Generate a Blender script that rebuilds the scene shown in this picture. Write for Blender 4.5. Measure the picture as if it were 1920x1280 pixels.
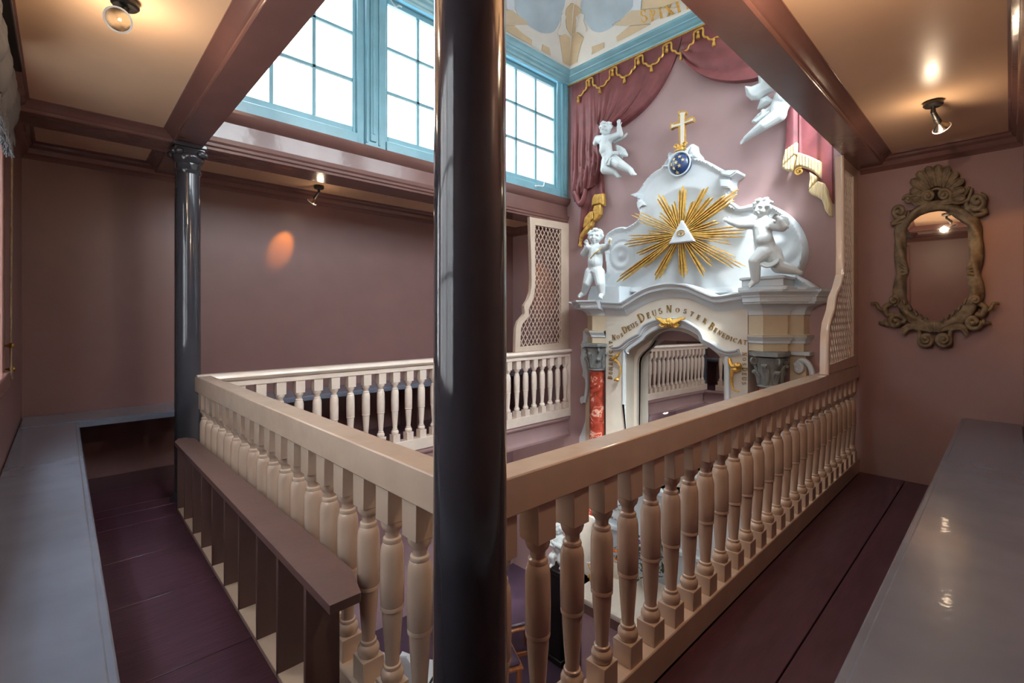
import bpy, bmesh, math, random
from mathutils import Vector, Matrix, noise
for o in list(bpy.data.objects): bpy.data.objects.remove(o, do_unlink=True)
SC = bpy.context.scene
COL = SC.collection
R = random.Random(7)
PI = math.pi

# ------------------------------------------------------------------ camera, sky, exposure
EYE = 1.225                                   # eye height above the gallery floor
cam_d = bpy.data.cameras.new('camera'); cam = bpy.data.objects.new('camera', cam_d); COL.objects.link(cam)
cam.location = (0, 0, EYE)
cam.rotation_euler = (PI/2, 0, math.atan2(934, 887.9) - PI/2)
cam_d.sensor_width = 36; cam_d.lens = 887.9/1920*36; cam_d.shift_y = -46/1920
cam_d.clip_start = 0.02; cam_d.clip_end = 300
SC.camera = cam

W = bpy.data.worlds.new('overcast sky'); SC.world = W; W.use_nodes = True
wn = W.node_tree.nodes; wl = W.node_tree.links
bg = wn['Background']
SKY = 7.0
SUN_DIR = Vector((.7, 1, -1.69)).normalized()   # direction the light travels
tc = wn.new('ShaderNodeTexCoord'); sx = wn.new('ShaderNodeSeparateXYZ'); cr = wn.new('ShaderNodeValToRGB')
wl.new(tc.outputs['Generated'], sx.inputs[0]); wl.new(sx.outputs['Z'], cr.inputs['Fac'])
cr.color_ramp.elements[0].position = 0.0; cr.color_ramp.elements[0].color = (.55, .56, .58, 1)
cr.color_ramp.elements[1].position = 1.0; cr.color_ramp.elements[1].color = (1.22, 1.32, 1.42, 1)
cr.color_ramp.elements[0].color = (.92, .95, 1.0, 1)
# hazy glow of the sky around the sun
dt = wn.new('ShaderNodeVectorMath'); dt.operation = 'DOT_PRODUCT'; dt.inputs[1].default_value = -SUN_DIR
wl.new(tc.outputs['Generated'], dt.inputs[0])
mxm = wn.new('ShaderNodeMath'); mxm.operation = 'MAXIMUM'; mxm.inputs[1].default_value = 0; wl.new(dt.outputs['Value'], mxm.inputs[0])
pw = wn.new('ShaderNodeMath'); pw.operation = 'POWER'; pw.inputs[1].default_value = 3.0; wl.new(mxm.outputs[0], pw.inputs[0])
gm = wn.new('ShaderNodeMath'); gm.operation = 'MULTIPLY_ADD'; gm.inputs[1].default_value = 4.8; gm.inputs[2].default_value = 1.0; wl.new(pw.outputs[0], gm.inputs[0])
sk = wn.new('ShaderNodeMath'); sk.operation = 'MULTIPLY'; sk.inputs[1].default_value = SKY; wl.new(gm.outputs[0], sk.inputs[0])
wl.new(cr.outputs['Color'], bg.inputs['Color']); wl.new(sk.outputs[0], bg.inputs['Strength'])

sun_d = bpy.data.lights.new('hazy_sun', 'SUN'); sun = bpy.data.objects.new('hazy_sun', sun_d); COL.objects.link(sun)
sun_d.energy = 10; sun_d.angle = math.radians(6); sun_d.color = (1, .985, .96)
sun.rotation_euler = SUN_DIR.to_track_quat('-Z', 'Y').to_euler()

SC.view_settings.view_transform = 'Standard'; SC.view_settings.look = 'None'
SC.view_settings.gamma = 1.0; SC.view_settings.use_curve_mapping = False
SC.view_settings.exposure = -0.08
SC.cycles.use_denoising = True
SC.cycles.max_bounces = 10; SC.cycles.diffuse_bounces = 6; SC.cycles.glossy_bounces = 5
SC.cycles.transparent_max_bounces = 12; SC.cycles.sample_clamp_indirect = 6.0
SC.cycles.caustics_reflective = False; SC.cycles.caustics_refractive = False

# ------------------------------------------------------------------ materials
def srgb(r, g, b):
    f = lambda c: (c/255/12.92) if c/255 <= .04045 else ((c/255+.055)/1.055)**2.4
    return (f(r), f(g), f(b), 1)
def mat(name, rgb, rough=.5, coat=0, metal=0, var=.06, scale=6, bump=0.0, bscale=40, spec=.5, grain=None):
    m = bpy.data.materials.new(name); m.use_nodes = True
    nt = m.node_tree; b = nt.nodes['Principled BSDF']
    c = srgb(*rgb)
    b.inputs['Roughness'].default_value = rough
    b.inputs['Metallic'].default_value = metal
    b.inputs['Coat Weight'].default_value = coat
    b.inputs['Coat Roughness'].default_value = .06
    b.inputs['Specular IOR Level'].default_value = spec
    t = nt.nodes.new('ShaderNodeTexCoord'); n = nt.nodes.new('ShaderNodeTexNoise'); r = nt.nodes.new('ShaderNodeValToRGB')
    n.inputs['Scale'].default_value = scale; n.inputs['Detail'].default_value = 5
    if grain:
        mp = nt.nodes.new('ShaderNodeMapping'); mp.inputs['Scale'].default_value = grain
        nt.links.new(t.outputs['Object'], mp.inputs[0]); nt.links.new(mp.outputs[0], n.inputs['Vector'])
    else: nt.links.new(t.outputs['Object'], n.inputs['Vector'])
    nt.links.new(n.outputs['Fac'], r.inputs['Fac'])
    lo = tuple(max(0, q*(1-var*2)) for q in c[:3])+(1,); hi = tuple(min(1, q*(1+var*2)) for q in c[:3])+(1,)
    r.color_ramp.elements[0].position = .3; r.color_ramp.elements[0].color = lo
    r.color_ramp.elements[1].position = .7; r.color_ramp.elements[1].color = hi
    nt.links.new(r.outputs['Color'], b.inputs['Base Color'])
    if bump:
        n2 = nt.nodes.new('ShaderNodeTexNoise'); n2.inputs['Scale'].default_value = bscale; n2.inputs['Detail'].default_value = 4
        if grain: nt.links.new(mp.outputs[0], n2.inputs['Vector'])
        else: nt.links.new(t.outputs['Object'], n2.inputs['Vector'])
        bp = nt.nodes.new('ShaderNodeBump'); bp.inputs['Strength'].default_value = bump; bp.inputs['Distance'].default_value = .01
        nt.links.new(n2.outputs['Fac'], bp.inputs['Height']); nt.links.new(bp.outputs[0], b.inputs['Normal'])
        if coat: nt.links.new(bp.outputs[0], b.inputs['Coat Normal'])
    return m
M = dict(
 wall=mat('mauve wall paint', (122,90,87), .40, 0, var=.03, scale=3, bump=.08, bscale=9),
 altarwall=mat('mauve plaster', (168,138,138), .7, 0, var=.03, scale=3, bump=.05, bscale=30),
 beam=mat('mauve lacquered timber', (122,88,82), .22, .35, var=.04, scale=4, bump=.12, bscale=14, grain=(1,1,1)),
 ceil=mat('cream lacquered ceiling boards', (236,200,164), .32, .05, var=.03, scale=2, bump=.12, bscale=7),
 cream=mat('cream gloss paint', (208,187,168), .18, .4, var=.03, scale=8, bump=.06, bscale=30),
 creamlit=mat('lit cream gloss paint', (232,215,200), .2, .35, var=.03, scale=8, bump=.06, bscale=30),  # cream paint lightened to stand in for the daylight on the far balustrade
 floor=mat('dark purple floor paint', (76,48,62), .3, .15, var=.12, scale=5, bump=.12, bscale=16, grain=(1,6,6)),
 bench=mat('dark grey gloss bench paint', (106,112,126), .26, .35, var=.05, scale=5, bump=.07, bscale=12),
 pillar=mat('charcoal gloss paint', (57,59,66), .12, .6, var=.05, scale=6, bump=.05, bscale=10),
 rack=mat('mauve brown rack paint', (116,90,86), .4, .1, var=.05, scale=6, bump=.08),
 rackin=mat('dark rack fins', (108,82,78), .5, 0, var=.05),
 blue=mat('pale blue window paint', (128,176,190), .35, .2, var=.05, scale=6, bump=.06),
 white=mat('white plaster', (210,218,223), .6, 0, var=.02, scale=6, bump=.03, bscale=40),
 stone=mat('warm white plaster', (222,214,200), .55, 0, var=.03, scale=5),
 beige=mat('beige plaster', (205,188,160), .6, 0, var=.04, scale=5),
 sculpt=mat('white stucco', (208,216,218), .5, .05, var=.02, scale=10),
 gold=mat('gold leaf', (228,180,92), .38, 0, .6, var=.14, scale=30, bump=.2, bscale=80),
 goldtrim=mat('gilt trim', (205,162,84), .45, 0, .5, var=.12, scale=30, bump=.2, bscale=80),
 goldletter=mat('gilt lettering', (172,138,78), .45, 0, .6, var=.12, scale=20),
 paleg=mat('pale gold leaf', (226,206,150), .5, 0, .35, var=.08, scale=30),
 drape=mat('maroon drape', (122,66,68), .6, .05, var=.09, scale=8, bump=.15, bscale=30),
 drapepink=mat('rose drape', (140,74,80), .55, .05, var=.1, scale=8, bump=.15, bscale=30),
 fringe=mat('straw gold fringe', (222,202,158), .55, 0, .1, var=.14, scale=60, grain=(1,3,.15), bump=.4, bscale=60),
 black=mat('black metal', (18,17,17), .4, 0, 0, var=.1),
 brass=mat('brass', (190,150,80), .25, 0, 1, var=.05),
 chrome=mat('chrome', (170,158,146), .22, 0, 1, var=.02),
 capital=mat('grey green capital paint', (132,135,134), .5, 0, .1, var=.1, scale=20),
 frame=mat('weathered taupe carving', (128,113,90), .6, 0, .1, var=.2, scale=24, bump=.3, bscale=60),
 dark=mat('dark void', (38,26,24), .8),
 medal=mat('pale blue grey plaster', (176,194,204), .8, 0, var=.07, scale=3),
 covewhite=mat('off white plaster', (226,224,216), .8, 0, var=.03, scale=3),
 covebeige=mat('tan plaster', (206,186,152), .8, 0, var=.04, scale=6),
 lilac=mat('lilac lower wall', (176,150,160), .6, 0, var=.03),
 lowfloor=mat('purple lower floor', (72,54,72), .4, .1, var=.08),
 wood=mat('orange brown wood', (150,92,56), .4, .1, var=.15, scale=8, grain=(1,8,1)),
 leaf=mat('dark green leaf', (44,70,38), .5, 0, var=.2, scale=20),
 purpleflower=mat('violet petals', (140,100,170), .6),
 orangeflower=mat('orange petals', (240,120,30), .6),
 globe=mat('deep blue enamel', (42,64,108), .3, .3, var=.1),
 blind=mat('grey blind cloth', (70,70,74), .8, 0, var=.06, scale=10),
 eye=mat('eye bronze', (120,96,60), .5, 0, .3),
 bluewhite=mat('bluish white plaster', (206,218,226), .6, 0, var=.03),
 outside=mat('pale outside render', (225,226,224), .9, 0, var=.04, scale=1),
)
def marble():
    m = bpy.data.materials.new('red marble'); m.use_nodes = True; nt = m.node_tree; b = nt.nodes['Principled BSDF']
    b.inputs['Roughness'].default_value = .2
    t = nt.nodes.new('ShaderNodeTexCoord'); n = nt.nodes.new('ShaderNodeTexNoise'); n.inputs['Scale'].default_value = 9; n.inputs['Detail'].default_value = 7; n.inputs['Distortion'].default_value = 1.2
    r = nt.nodes.new('ShaderNodeValToRGB'); e = r.color_ramp.elements
    e[0].position = .3; e[0].color = srgb(120,42,30); e[1].position = .56; e[1].color = srgb(190,78,58)
    for p, c in ((.60, (230,190,170)), (.635, (196,80,58)), (.8, (150,52,38))): q = e.new(p); q.color = srgb(*c)
    nt.links.new(t.outputs['Object'], n.inputs['Vector']); nt.links.new(n.outputs['Fac'], r.inputs['Fac']); nt.links.new(r.outputs['Color'], b.inputs['Base Color'])
    return m
M['marble'] = marble()
def glass():
    m = bpy.data.materials.new('window glass'); m.use_nodes = True; nt = m.node_tree
    for n in list(nt.nodes): nt.nodes.remove(n)
    o = nt.nodes.new('ShaderNodeOutputMaterial'); mx = nt.nodes.new('ShaderNodeMixShader'); a = nt.nodes.new('ShaderNodeBsdfTransparent'); g = nt.nodes.new('ShaderNodeBsdfGlossy')
    g.inputs['Roughness'].default_value = .02; a.inputs[0].default_value = (.96,.985,.98,1)
    mx.inputs[0].default_value = .07
    nt.links.new(a.outputs[0], mx.inputs[1]); nt.links.new(g.outputs[0], mx.inputs[2]); nt.links.new(mx.outputs[0], o.inputs[0])
    return m
M['glass'] = glass()
def mirror_mat():
    m = bpy.data.materials.new('mirror silver'); m.use_nodes = True; b = m.node_tree.nodes['Principled BSDF']
    b.inputs['Metallic'].default_value = 1; b.inputs['Roughness'].default_value = .015; b.inputs['Base Color'].default_value = (.8,.8,.8,1)
    return m
M['mirror'] = mirror_mat()
def emis(name, rgb, s):
    m = bpy.data.materials.new(name); m.use_nodes = True; b = m.node_tree.nodes['Principled BSDF']
    b.inputs['Emission Color'].default_value = srgb(*rgb); b.inputs['Emission Strength'].default_value = s
    return m
M['bulb'] = emis('lamp filament glow', (255,205,150), 3)

# ------------------------------------------------------------------ mesh helpers
class MB:
    def __init__(s): s.bm = bmesh.new()
    def box(s, x0, x1, y0, y1, z0, z1, bev=0):
        r = bmesh.ops.create_cube(s.bm, size=1); vs = r['verts']
        for v in vs: v.co = Vector(((x0+x1)/2+v.co.x*(x1-x0), (y0+y1)/2+v.co.y*(y1-y0), (z0+z1)/2+v.co.z*(z1-z0)))
        if bev:
            es = {e for v in vs for e in v.link_edges}
            bmesh.ops.bevel(s.bm, geom=list(es), offset=bev, segments=1, affect='EDGES')
        return s
    def prism(s, pts, ax, a, b, bev=0):
        def P(p, c): return {'x': (c, p[0], p[1]), 'y': (p[0], c, p[1]), 'z': (p[0], p[1], c)}[ax]
        A = [s.bm.verts.new(P(p, a)) for p in pts]; B = [s.bm.verts.new(P(p, b)) for p in pts]
        n = len(pts); fs = [s.bm.faces.new(A), s.bm.faces.new(B[::-1])]
        for i in range(n): s.bm.faces.new((A[i], B[i], B[(i+1) % n], A[(i+1) % n]))
        if bev:
            es = list(fs[0].edges) if bev > 0 else list(fs[1].edges)
            bmesh.ops.bevel(s.bm, geom=es, offset=abs(bev), segments=2, affect='EDGES')
        return s
    def poly3(s, pts, nrm, th):
        n = Vector(nrm).normalized()*th
        A = [s.bm.verts.new(p) for p in pts]; B = [s.bm.verts.new(Vector(p)+n) for p in pts]; k = len(pts)
        s.bm.faces.new(A[::-1]); s.bm.faces.new(B)
        for i in range(k): s.bm.faces.new((A[i], A[(i+1) % k], B[(i+1) % k], B[i]))
        return s
    def ring(s, outer, inner, ax, a, b):
        def P(p, c): return {'x': (c, p[0], p[1]), 'y': (p[0], c, p[1]), 'z': (p[0], p[1], c)}[ax]
        n = len(outer)
        L = [[s.bm.verts.new(P(p, c)) for p in q] for q in (outer, inner) for c in (a, b)]
        oa, ob, ia, ib = L
        for i in range(n):
            j = (i+1) % n
            for f in ((oa[i], oa[j], ia[j], ia[i]), (ob[j], ob[i], ib[i], ib[j]), (oa[j], oa[i], ob[i], ob[j]), (ia[i], ia[j], ib[j], ib[i])): s.bm.faces.new(f)
        return s
    def lathe(s, prof, seg=20, at=(0,0,0), ax=None, sq=None):
        # prof: list of (radius, height); ax: direction of the axis
        q = Vector(ax or (0,0,1)).to_track_quat('Z', 'Y').to_matrix().to_4x4() if ax else Matrix.Identity(4)
        m = Matrix.Translation(at) @ q
        rings = []
        for r, h in prof:
            if r < 1e-6: rings.append([s.bm.verts.new(m @ Vector((0,0,h)))])
            else: rings.append([s.bm.verts.new(m @ Vector((r*math.cos(2*PI*i/seg), r*math.sin(2*PI*i/seg), h))) for i in range(seg)])
        for A, B in zip(rings, rings[1:]):
            for i in range(seg):
                j = (i+1) % seg
                if len(A) == 1 and len(B) == 1: break
                if len(A) == 1: s.bm.faces.new((A[0], B[j], B[i]))
                elif len(B) == 1: s.bm.faces.new((A[i], A[j], B[0]))
                else: s.bm.faces.new((A[i], A[j], B[j], B[i]))
        if len(rings[0]) > 1: s.bm.faces.new(rings[0][::-1])
        if len(rings[-1]) > 1: s.bm.faces.new(rings[-1])
        return s
    def tube(s, path, rad, seg=8, flat=None, closed=False, twist=None):
        path = [Vector(p) for p in path]; n = len(path)
        rads = rad if isinstance(rad, (list, tuple)) else [rad]*n
        rings = []; prev = None
        for i, p in enumerate(path):
            a = path[i-1] if (i > 0 or closed) else p; b = path[(i+1) % n] if (i < n-1 or closed) else p
            t = (b-a).normalized()
            if prev is None:
                u = Vector((0,0,1)) if abs(t.z) < .9 else Vector((1,0,0))
                u = (u - t*u.dot(t)).normalized()
            else: u = (prev - t*prev.dot(t)).normalized()
            prev = u; w = t.cross(u); ring = []
            for k in range(seg):
                an = 2*PI*k/seg; rr = rads[i]
                if twist: rr *= 1 + twist[0]*math.sin(twist[1]*an + twist[2]*i)
                ring.append(s.bm.verts.new(p + (u*math.cos(an) + w*math.sin(an))*rr))
            rings.append(ring)
        prs = list(zip(rings, rings[1:])) + ([(rings[-1], rings[0])] if closed else [])
        for A, B in prs:
            for k in range(seg): s.bm.faces.new((A[k], A[(k+1) % seg], B[(k+1) % seg], B[k]))
        if not closed: s.bm.faces.new(rings[0][::-1]); s.bm.faces.new(rings[-1])
        return s
    def bar(s, p, q, w, h, up=(0,0,1)):
        p, q = Vector(p), Vector(q); t = (q-p).normalized(); u = Vector(up); sd = t.cross(u)
        if sd.length < 1e-4: sd = t.cross(Vector((1,0,0)))
        sd.normalize(); u = sd.cross(t)
        vs = [s.bm.verts.new(c + sd*(a*w/2) + u*(b*h/2)) for c in (p, q) for a, b in ((-1,-1), (1,-1), (1,1), (-1,1))]
        for f in ((0,1,2,3), (7,6,5,4), (0,4,5,1), (1,5,6,2), (2,6,7,3), (3,7,4,0)): s.bm.faces.new([vs[i] for i in f])
        return s
    def ell(s, c, r, rot=None, seg=12, rings=8):
        m = Matrix.Translation(c) @ (rot.to_4x4() if rot else Matrix.Identity(4)) @ Matrix.Diagonal((r[0], r[1], r[2], 1))
        bmesh.ops.create_uvsphere(s.bm, u_segments=seg, v_segments=rings, radius=1, matrix=m); return s
    def capsule(s, p, q, r0, r1, seg=10):
        p, q = Vector(p), Vector(q); d = q-p; L = d.length
        if L < 1e-5: return s.ell(p, (r0,)*3)
        prof = [(r0*math.sin(a), -r0*math.cos(a)) for a in (0, PI/8, PI/4, 3*PI/8, PI/2)]
        prof += [(r1*math.cos(a), L + r1*math.sin(a)) for a in (0, PI/8, PI/4, 3*PI/8, PI/2)]
        prof[0] = (0, -r0); prof[-1] = (0, L+r1)
        return s.lathe(prof, seg, p, d)
    def sweep(s, path, prof, side, up, caps=True):
        # profile (a, b): a along side, b along up, placed at every path point; side / up may be per-point lists
        n = len(path); rings = []
        for i, p in enumerate(path):
            sd = Vector(side[i] if isinstance(side, list) else side); u = Vector(up[i] if isinstance(up, list) else up)
            rings.append([s.bm.verts.new(Vector(p) + sd*a + u*b) for a, b in prof])
        k = len(prof)
        for A, B in zip(rings, rings[1:]):
            for i in range(k): s.bm.faces.new((A[i], A[(i+1) % k], B[(i+1) % k], B[i]))
        if caps: s.bm.faces.new(rings[0][::-1]); s.bm.faces.new(rings[-1])
        return s
    def mesh(s, name, smooth=40):
        bm = s.bm
        bmesh.ops.remove_doubles(bm, verts=bm.verts, dist=1e-5)
        bmesh.ops.recalc_face_normals(bm, faces=bm.faces)
        if smooth:
            lim = math.radians(smooth)
            for f in bm.faces: f.smooth = True
            for e in bm.edges:
                if len(e.link_faces) != 2 or e.calc_face_angle(0) > lim: e.smooth = False
        me = bpy.data.meshes.new(name); bm.to_mesh(me); bm.free(); return me
    def build(s, name, m, parent=None, smooth=40, label=None, kind=None):
        o = bpy.data.objects.new(name, s.mesh(name, smooth)); COL.objects.link(o)
        o.data.materials.append(M[m] if isinstance(m, str) else m)
        if parent: o.parent = parent
        if label: o['label'] = label
        if kind: o['kind'] = kind
        return o
def tag(o, label, cat, group=None, kind=None):
    o['label'] = label; o['category'] = cat
    if group: o['group'] = group
    if kind: o['kind'] = kind
    return o
def empty(name, loc=(0,0,0), rz=0):
    o = bpy.data.objects.new(name, None); COL.objects.link(o); o.location = loc; o.rotation_euler = (0,0,rz); o.empty_display_size = .05; return o
def struct(mb, name, m, parent=None, smooth=40):
    o = mb.build(name, m, parent, smooth)
    if not parent: o['kind'] = 'structure'
    return o
def inst(me_obj, name, parent, loc, rz=0):
    o = me_obj.copy(); o.name = name; COL.objects.link(o); o.parent = parent; o.location = loc; o.rotation_euler = (0,0,rz); return o
def bez(a, b, c, n):
    a, b, c = Vector(a), Vector(b), Vector(c)
    return [a*(1-t)**2 + b*2*t*(1-t) + c*t*t for t in [i/n for i in range(n+1)]]
def smooth_path(pts, n=6, closed=False):
    # Catmull-Rom through the points
    P = [Vector(p) for p in pts]; k = len(P); out = []
    rng = range(k if closed else k-1)
    for i in rng:
        p0 = P[i-1] if (i > 0 or closed) else P[0]; p1 = P[i]; p2 = P[(i+1) % k]
        p3 = P[(i+2) % k] if (closed or i+2 < k) else P[-1]
        for j in range(n):
            t = j/n
            out.append(.5*((2*p1) + (p2-p0)*t + (2*p0-5*p1+4*p2-p3)*t*t + (3*p1-p0-3*p2+p3)*t**3))
    if not closed: out.append(P[-1])
    return out
def inside(p, poly):
    x, y = p; c = False; j = len(poly)-1
    for i in range(len(poly)):
        if (poly[i][1] > y) != (poly[j][1] > y) and x < (poly[j][0]-poly[i][0])*(y-poly[i][1])/(poly[j][1]-poly[i][1]) + poly[i][0]: c = not c
        j = i
    return c
def nearest(p, poly):
    best = None; n = len(poly); p = Vector(p)
    for i in range(n):
        a = Vector(poly[i]); d = Vector(poly[(i+1) % n])-a; L = d.length_squared
        t = max(0, min(1, (p-a).dot(d)/L)) if L > 1e-12 else 0
        q = a+d*t; e = (p-q).length
        if best is None or e < best[0]: best = (e, q)
    return best
def relief(poly, xback, hfun, step=.015, name='relief', m='white', parent=None, ax='x', sgn=-1, smooth=50):
    # carved panel: outline poly in wall coordinates, front surface raised from the wall by hfun(p, q, distance to edge)
    ys = [p[0] for p in poly]; zs = [p[1] for p in poly]
    ny = int((max(ys)-min(ys))/step)+3; nz = int((max(zs)-min(zs))/step)+3
    y0 = min(ys)-step; z0 = min(zs)-step
    bm = bmesh.new(); V = {}; cells = []
    for i in range(ny):
        for j in range(nz):
            if inside((y0+(i+.5)*step, z0+(j+.5)*step), poly): cells.append((i, j))
    for i, j in cells:
        for k in ((i,j), (i+1,j), (i+1,j+1), (i,j+1)):
            if k not in V: V[k] = bm.verts.new((y0+k[0]*step, z0+k[1]*step, 0))
    for i, j in cells: bm.faces.new([V[k] for k in ((i,j), (i+1,j), (i+1,j+1), (i,j+1))])
    bm.normal_update()
    for v in bm.verts:
        if v.is_boundary:
            d, q = nearest((v.co.x, v.co.y), poly); v.co.x, v.co.y = q.x, q.y
    for v in bm.verts:
        d, q = nearest((v.co.x, v.co.y), poly); v.co.z = hfun(v.co.x, v.co.y, d)
    be = [e for e in bm.edges if e.is_boundary]
    r = bmesh.ops.extrude_edge_only(bm, edges=be)
    for g in r['geom']:
        if isinstance(g, bmesh.types.BMVert): g.co.z = 0
    for v in bm.verts:
        a, b, h = v.co
        v.co = (xback+sgn*h, a, b) if ax == 'x' else (a, xback+sgn*h, b)
    mb = MB(); mb.bm.free(); mb.bm = bm
    return mb.build(name, m, parent, smooth)

# ------------------------------------------------------------------ the room (x towards the altar, y towards the far gallery, z up; gallery floor at 0)
XL, XA, YR, YF = -.205, 4.58, -.06, 4.80
CEIL = 2.445
LOW = -2.22                                              # floor of the chapel below
# gallery floor with its boards
g = MB()
g.box(XL, XA, YR, .90, -.245, -.03); g.box(XL, .72, .90, 3.80, -.245, -.03); g.box(XL, XA, 3.80, YF, -.245, -.03)
floor = struct(g, 'floor', 'dark')
def board(x0, x1, y0, y1):
    MB().box(x0, x1, y0+.002, y1-.002, -.03, R.uniform(-.0015, 0), .002).build('floor_board', 'floor', floor)
for y0, y1 in ((YR, .235), (.235, .54), (.54, .82)): board(XL, XA, y0, y1)
for y0, y1 in ((.82, 1.45), (1.45, 2.0), (2.0, 2.58), (2.58, 3.08), (3.08, 3.57), (3.57, 3.80)): board(XL, .66, y0, y1)
for y0, y1 in ((3.80, 3.95), (3.95, 4.38), (4.38, YF)): board(XL, XA, y0, y1)
struct(MB().box(XL-.1, XA+.1, YR-.1, YF+.1, LOW-.1, LOW), 'floor', 'lowfloor')
# walls
T = .12
struct(MB().box(XL-T, XA, YF, YF+T, -.05, 2.7), 'wall_far', 'wall')
struct(MB().box(XL-T, XA+T, YR-T, YR, -.05, 2.7), 'wall_right', 'wall')
wl_ = MB(); WZ0, WZ1 = .95, 2.27
for y0, y1 in ((YR, .74), (1.90, 2.15), (3.20, YF)): wl_.box(XL-T, XL, y0, y1, -.05, 2.7)
for y0, y1 in ((.74, 1.90), (2.15, 3.20)): wl_.box(XL-T, XL, y0, y1, -.05, WZ0); wl_.box(XL-T, XL, y0, y1, WZ1, 2.7)
struct(wl_, 'wall_left', 'wall')
struct(MB().box(XA, XA+T, YR-T, YF+T, LOW-.1, 5.3), 'wall_altar', 'altarwall')
lw = MB().box(XL-T, XA, YF, YF+T, LOW-.1, -.05); lw.box(XL-T, XA, YR-T, YR, LOW-.1, -.05); lw.box(XL-T, XL, YR, YF, LOW-.1, -.05)
struct(lw, 'wall_lower', 'lilac')
# aisle ceilings
c = MB().box(XL, .56, YR, YF, CEIL, CEIL+.04); struct(c, 'ceiling', 'ceil')
struct(MB().box(.56, XA, YR, .70, CEIL, CEIL+.04), 'ceiling', 'ceil')
struct(MB().box(.56, XA, 4.05, YF, CEIL, CEIL+.04), 'ceiling', 'ceil')
# beams: plain soffit plus a stepped moulding on the aisle side
BB = 2.385
mold = [(0,0), (.006,.004), (.010,.016), (.022,.022), (.030,.036), (.046,.042), (.056,.052), (.070,.056), (.072,.062), (0,.062)]
def moulding(mb, p, q, side):
    mb.sweep([p, q], mold, side, (0,0,1))
b = MB().box(.545, XA, .675, .82, BB, 2.72); moulding(b, (.70,.676,BB), (XA,.676,BB), (0,-1,0)); moulding(b, (XL,.676,BB), (.545,.676,BB), (0,-1,0)); b.box(XL, .545, .675, .82, BB, 2.5); moulding(b, (XL,.819,BB), (.545,.819,BB), (0,1,0)); struct(b, 'trim_1', 'beam')
b = MB().box(.545, .70, YR, YF, BB, 2.72); moulding(b, (.546,.82,BB), (.546,3.83,BB), (-1,0,0)); moulding(b, (.546,4.1,BB), (.546,YF,BB), (-1,0,0)); moulding(b, (.546,YR,BB), (.546,.675,BB), (-1,0,0)); moulding(b, (.699,YR,BB), (.699,.675,BB), (1,0,0)); moulding(b, (.699,4.1,BB), (.699,YF,BB), (1,0,0)); struct(b, 'trim_2', 'beam')
b = MB().box(XL, XA, 3.83, 4.10, BB, 2.70); moulding(b, (XL,3.831,BB), (.545,3.831,BB), (0,-1,0)); moulding(b, (XL,4.099,BB), (.545,4.099,BB), (0,1,0)); moulding(b, (.70,4.099,BB), (XA,4.099,BB), (0,1,0)); struct(b, 'trim_3', 'beam')
# crown mouldings where aisle ceilings meet walls
crown = [(-.01,-.10), (.006,-.098), (.016,-.082), (.040,-.070), (.052,-.040), (.078,-.028), (.084,-.012), (.10,-.008), (.10,0), (-.01,0)]
def crown_(name, segs):
    m = MB()
    for p, q, sd, s in segs: m.sweep([p, q], [(a*s, z) for a, z in crown], sd, (0,0,1))
    struct(m, name, 'beam')
crown_('trim_4', [((XL,YR,CEIL), (XL,YF,CEIL), (1,0,0), .75)])
crown_('trim_5', [((XL,YF,CEIL), (XA,YF,CEIL), (0,-1,0), 1.5)])
crown_('trim_6', [((XL,YR,CEIL), (XA,YR,CEIL), (0,1,0), .68)])
crown_('trim_7', [((XA,YR,CEIL), (XA,.815,CEIL), (-1,0,0), 1), ((XA,4.05,CEIL), (XA,YF,CEIL), (-1,0,0), 1)])
# entablature under the far clerestory windows (far side, and its twin on the near side)
ent = [(0,2.385), (.012,2.385), (.014,2.402), (.030,2.410), (.032,2.428), (.046,2.440), (.050,2.470), (.018,2.478), (.014,2.60), (.030,2.612), (.052,2.632), (.066,2.66), (.070,2.685), (.030,2.70), (0,2.70)]
e = MB(); e.sweep([(.70,3.83,0), (XA,3.83,0)], ent, (0,-1,0), (0,0,1)); struct(e, 'trim_8', 'beam')
e = MB(); e.sweep([(.70,.82,0), (XA,.82,0)], ent, (0,1,0), (0,0,1)); struct(e, 'trim_9', 'beam')
# upper walls: left one blind, the clerestory ones carry windows
struct(MB().box(.55, .66, .70, 3.95, 2.70, 5.2), 'wall_left', 'altarwall')
struct(MB().box(.66, XA, .66, .80, 4.13, 5.2), 'wall_near', 'blue'); struct(MB().box(.66, XA, 3.85, 3.99, 4.13, 5.2), 'wall_far', 'blue')
# ---- clerestory windows
def clerestory(k, x0, y, s):
    # glass x0..x0+.96, z 2.845..4.04 ; s = +1: room side is -y
    w = empty('window_%d' % k, (x0, y, 2.70)); w['kind'] = 'structure'
    d = lambda a, b_: (min(a*s, b_*s), max(a*s, b_*s))
    f = MB(); fy = d(-.035, .04)
    f.box(-.095, -.03, *fy, 0, 1.43, .004); f.box(.99, 1.055, *fy, 0, 1.43, .004)
    f.box(-.03, .99, *d(-.05, .04), 0, .085, .004); f.box(-.03, .99, *fy, 1.385, 1.43, .004)
    f.build('frame', 'blue', w)
    q = MB(); qy = d(-.012, .03)
    q.box(-.03, 0, *qy, .085, 1.385, .004); q.box(.96, .99, *qy, .085, 1.385, .004); q.box(0, .96, *qy, .085, .145, .004); q.box(0, .96, *qy, 1.34, 1.385, .004)
    q.build('sash', 'blue', w)
    for i in (1, 2): MB().box(.32*i-.014, .32*i+.014, *d(-.008, .02), .145, 1.34, .003).build('glazing_bar', 'blue', w)
    for j in (1, 2): MB().box(0, .96, *d(-.008, .02), .145+.398*j-.013, .145+.398*j+.013, .003).build('glazing_bar', 'blue', w)
    for i in range(3):
        for j in range(3): MB().box(.32*i+.002, .32*i+.318, *d(.004, .008), .145+.398*j+.002, .145+.398*j+.396).build('pane', 'glass', w)
    return w
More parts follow.
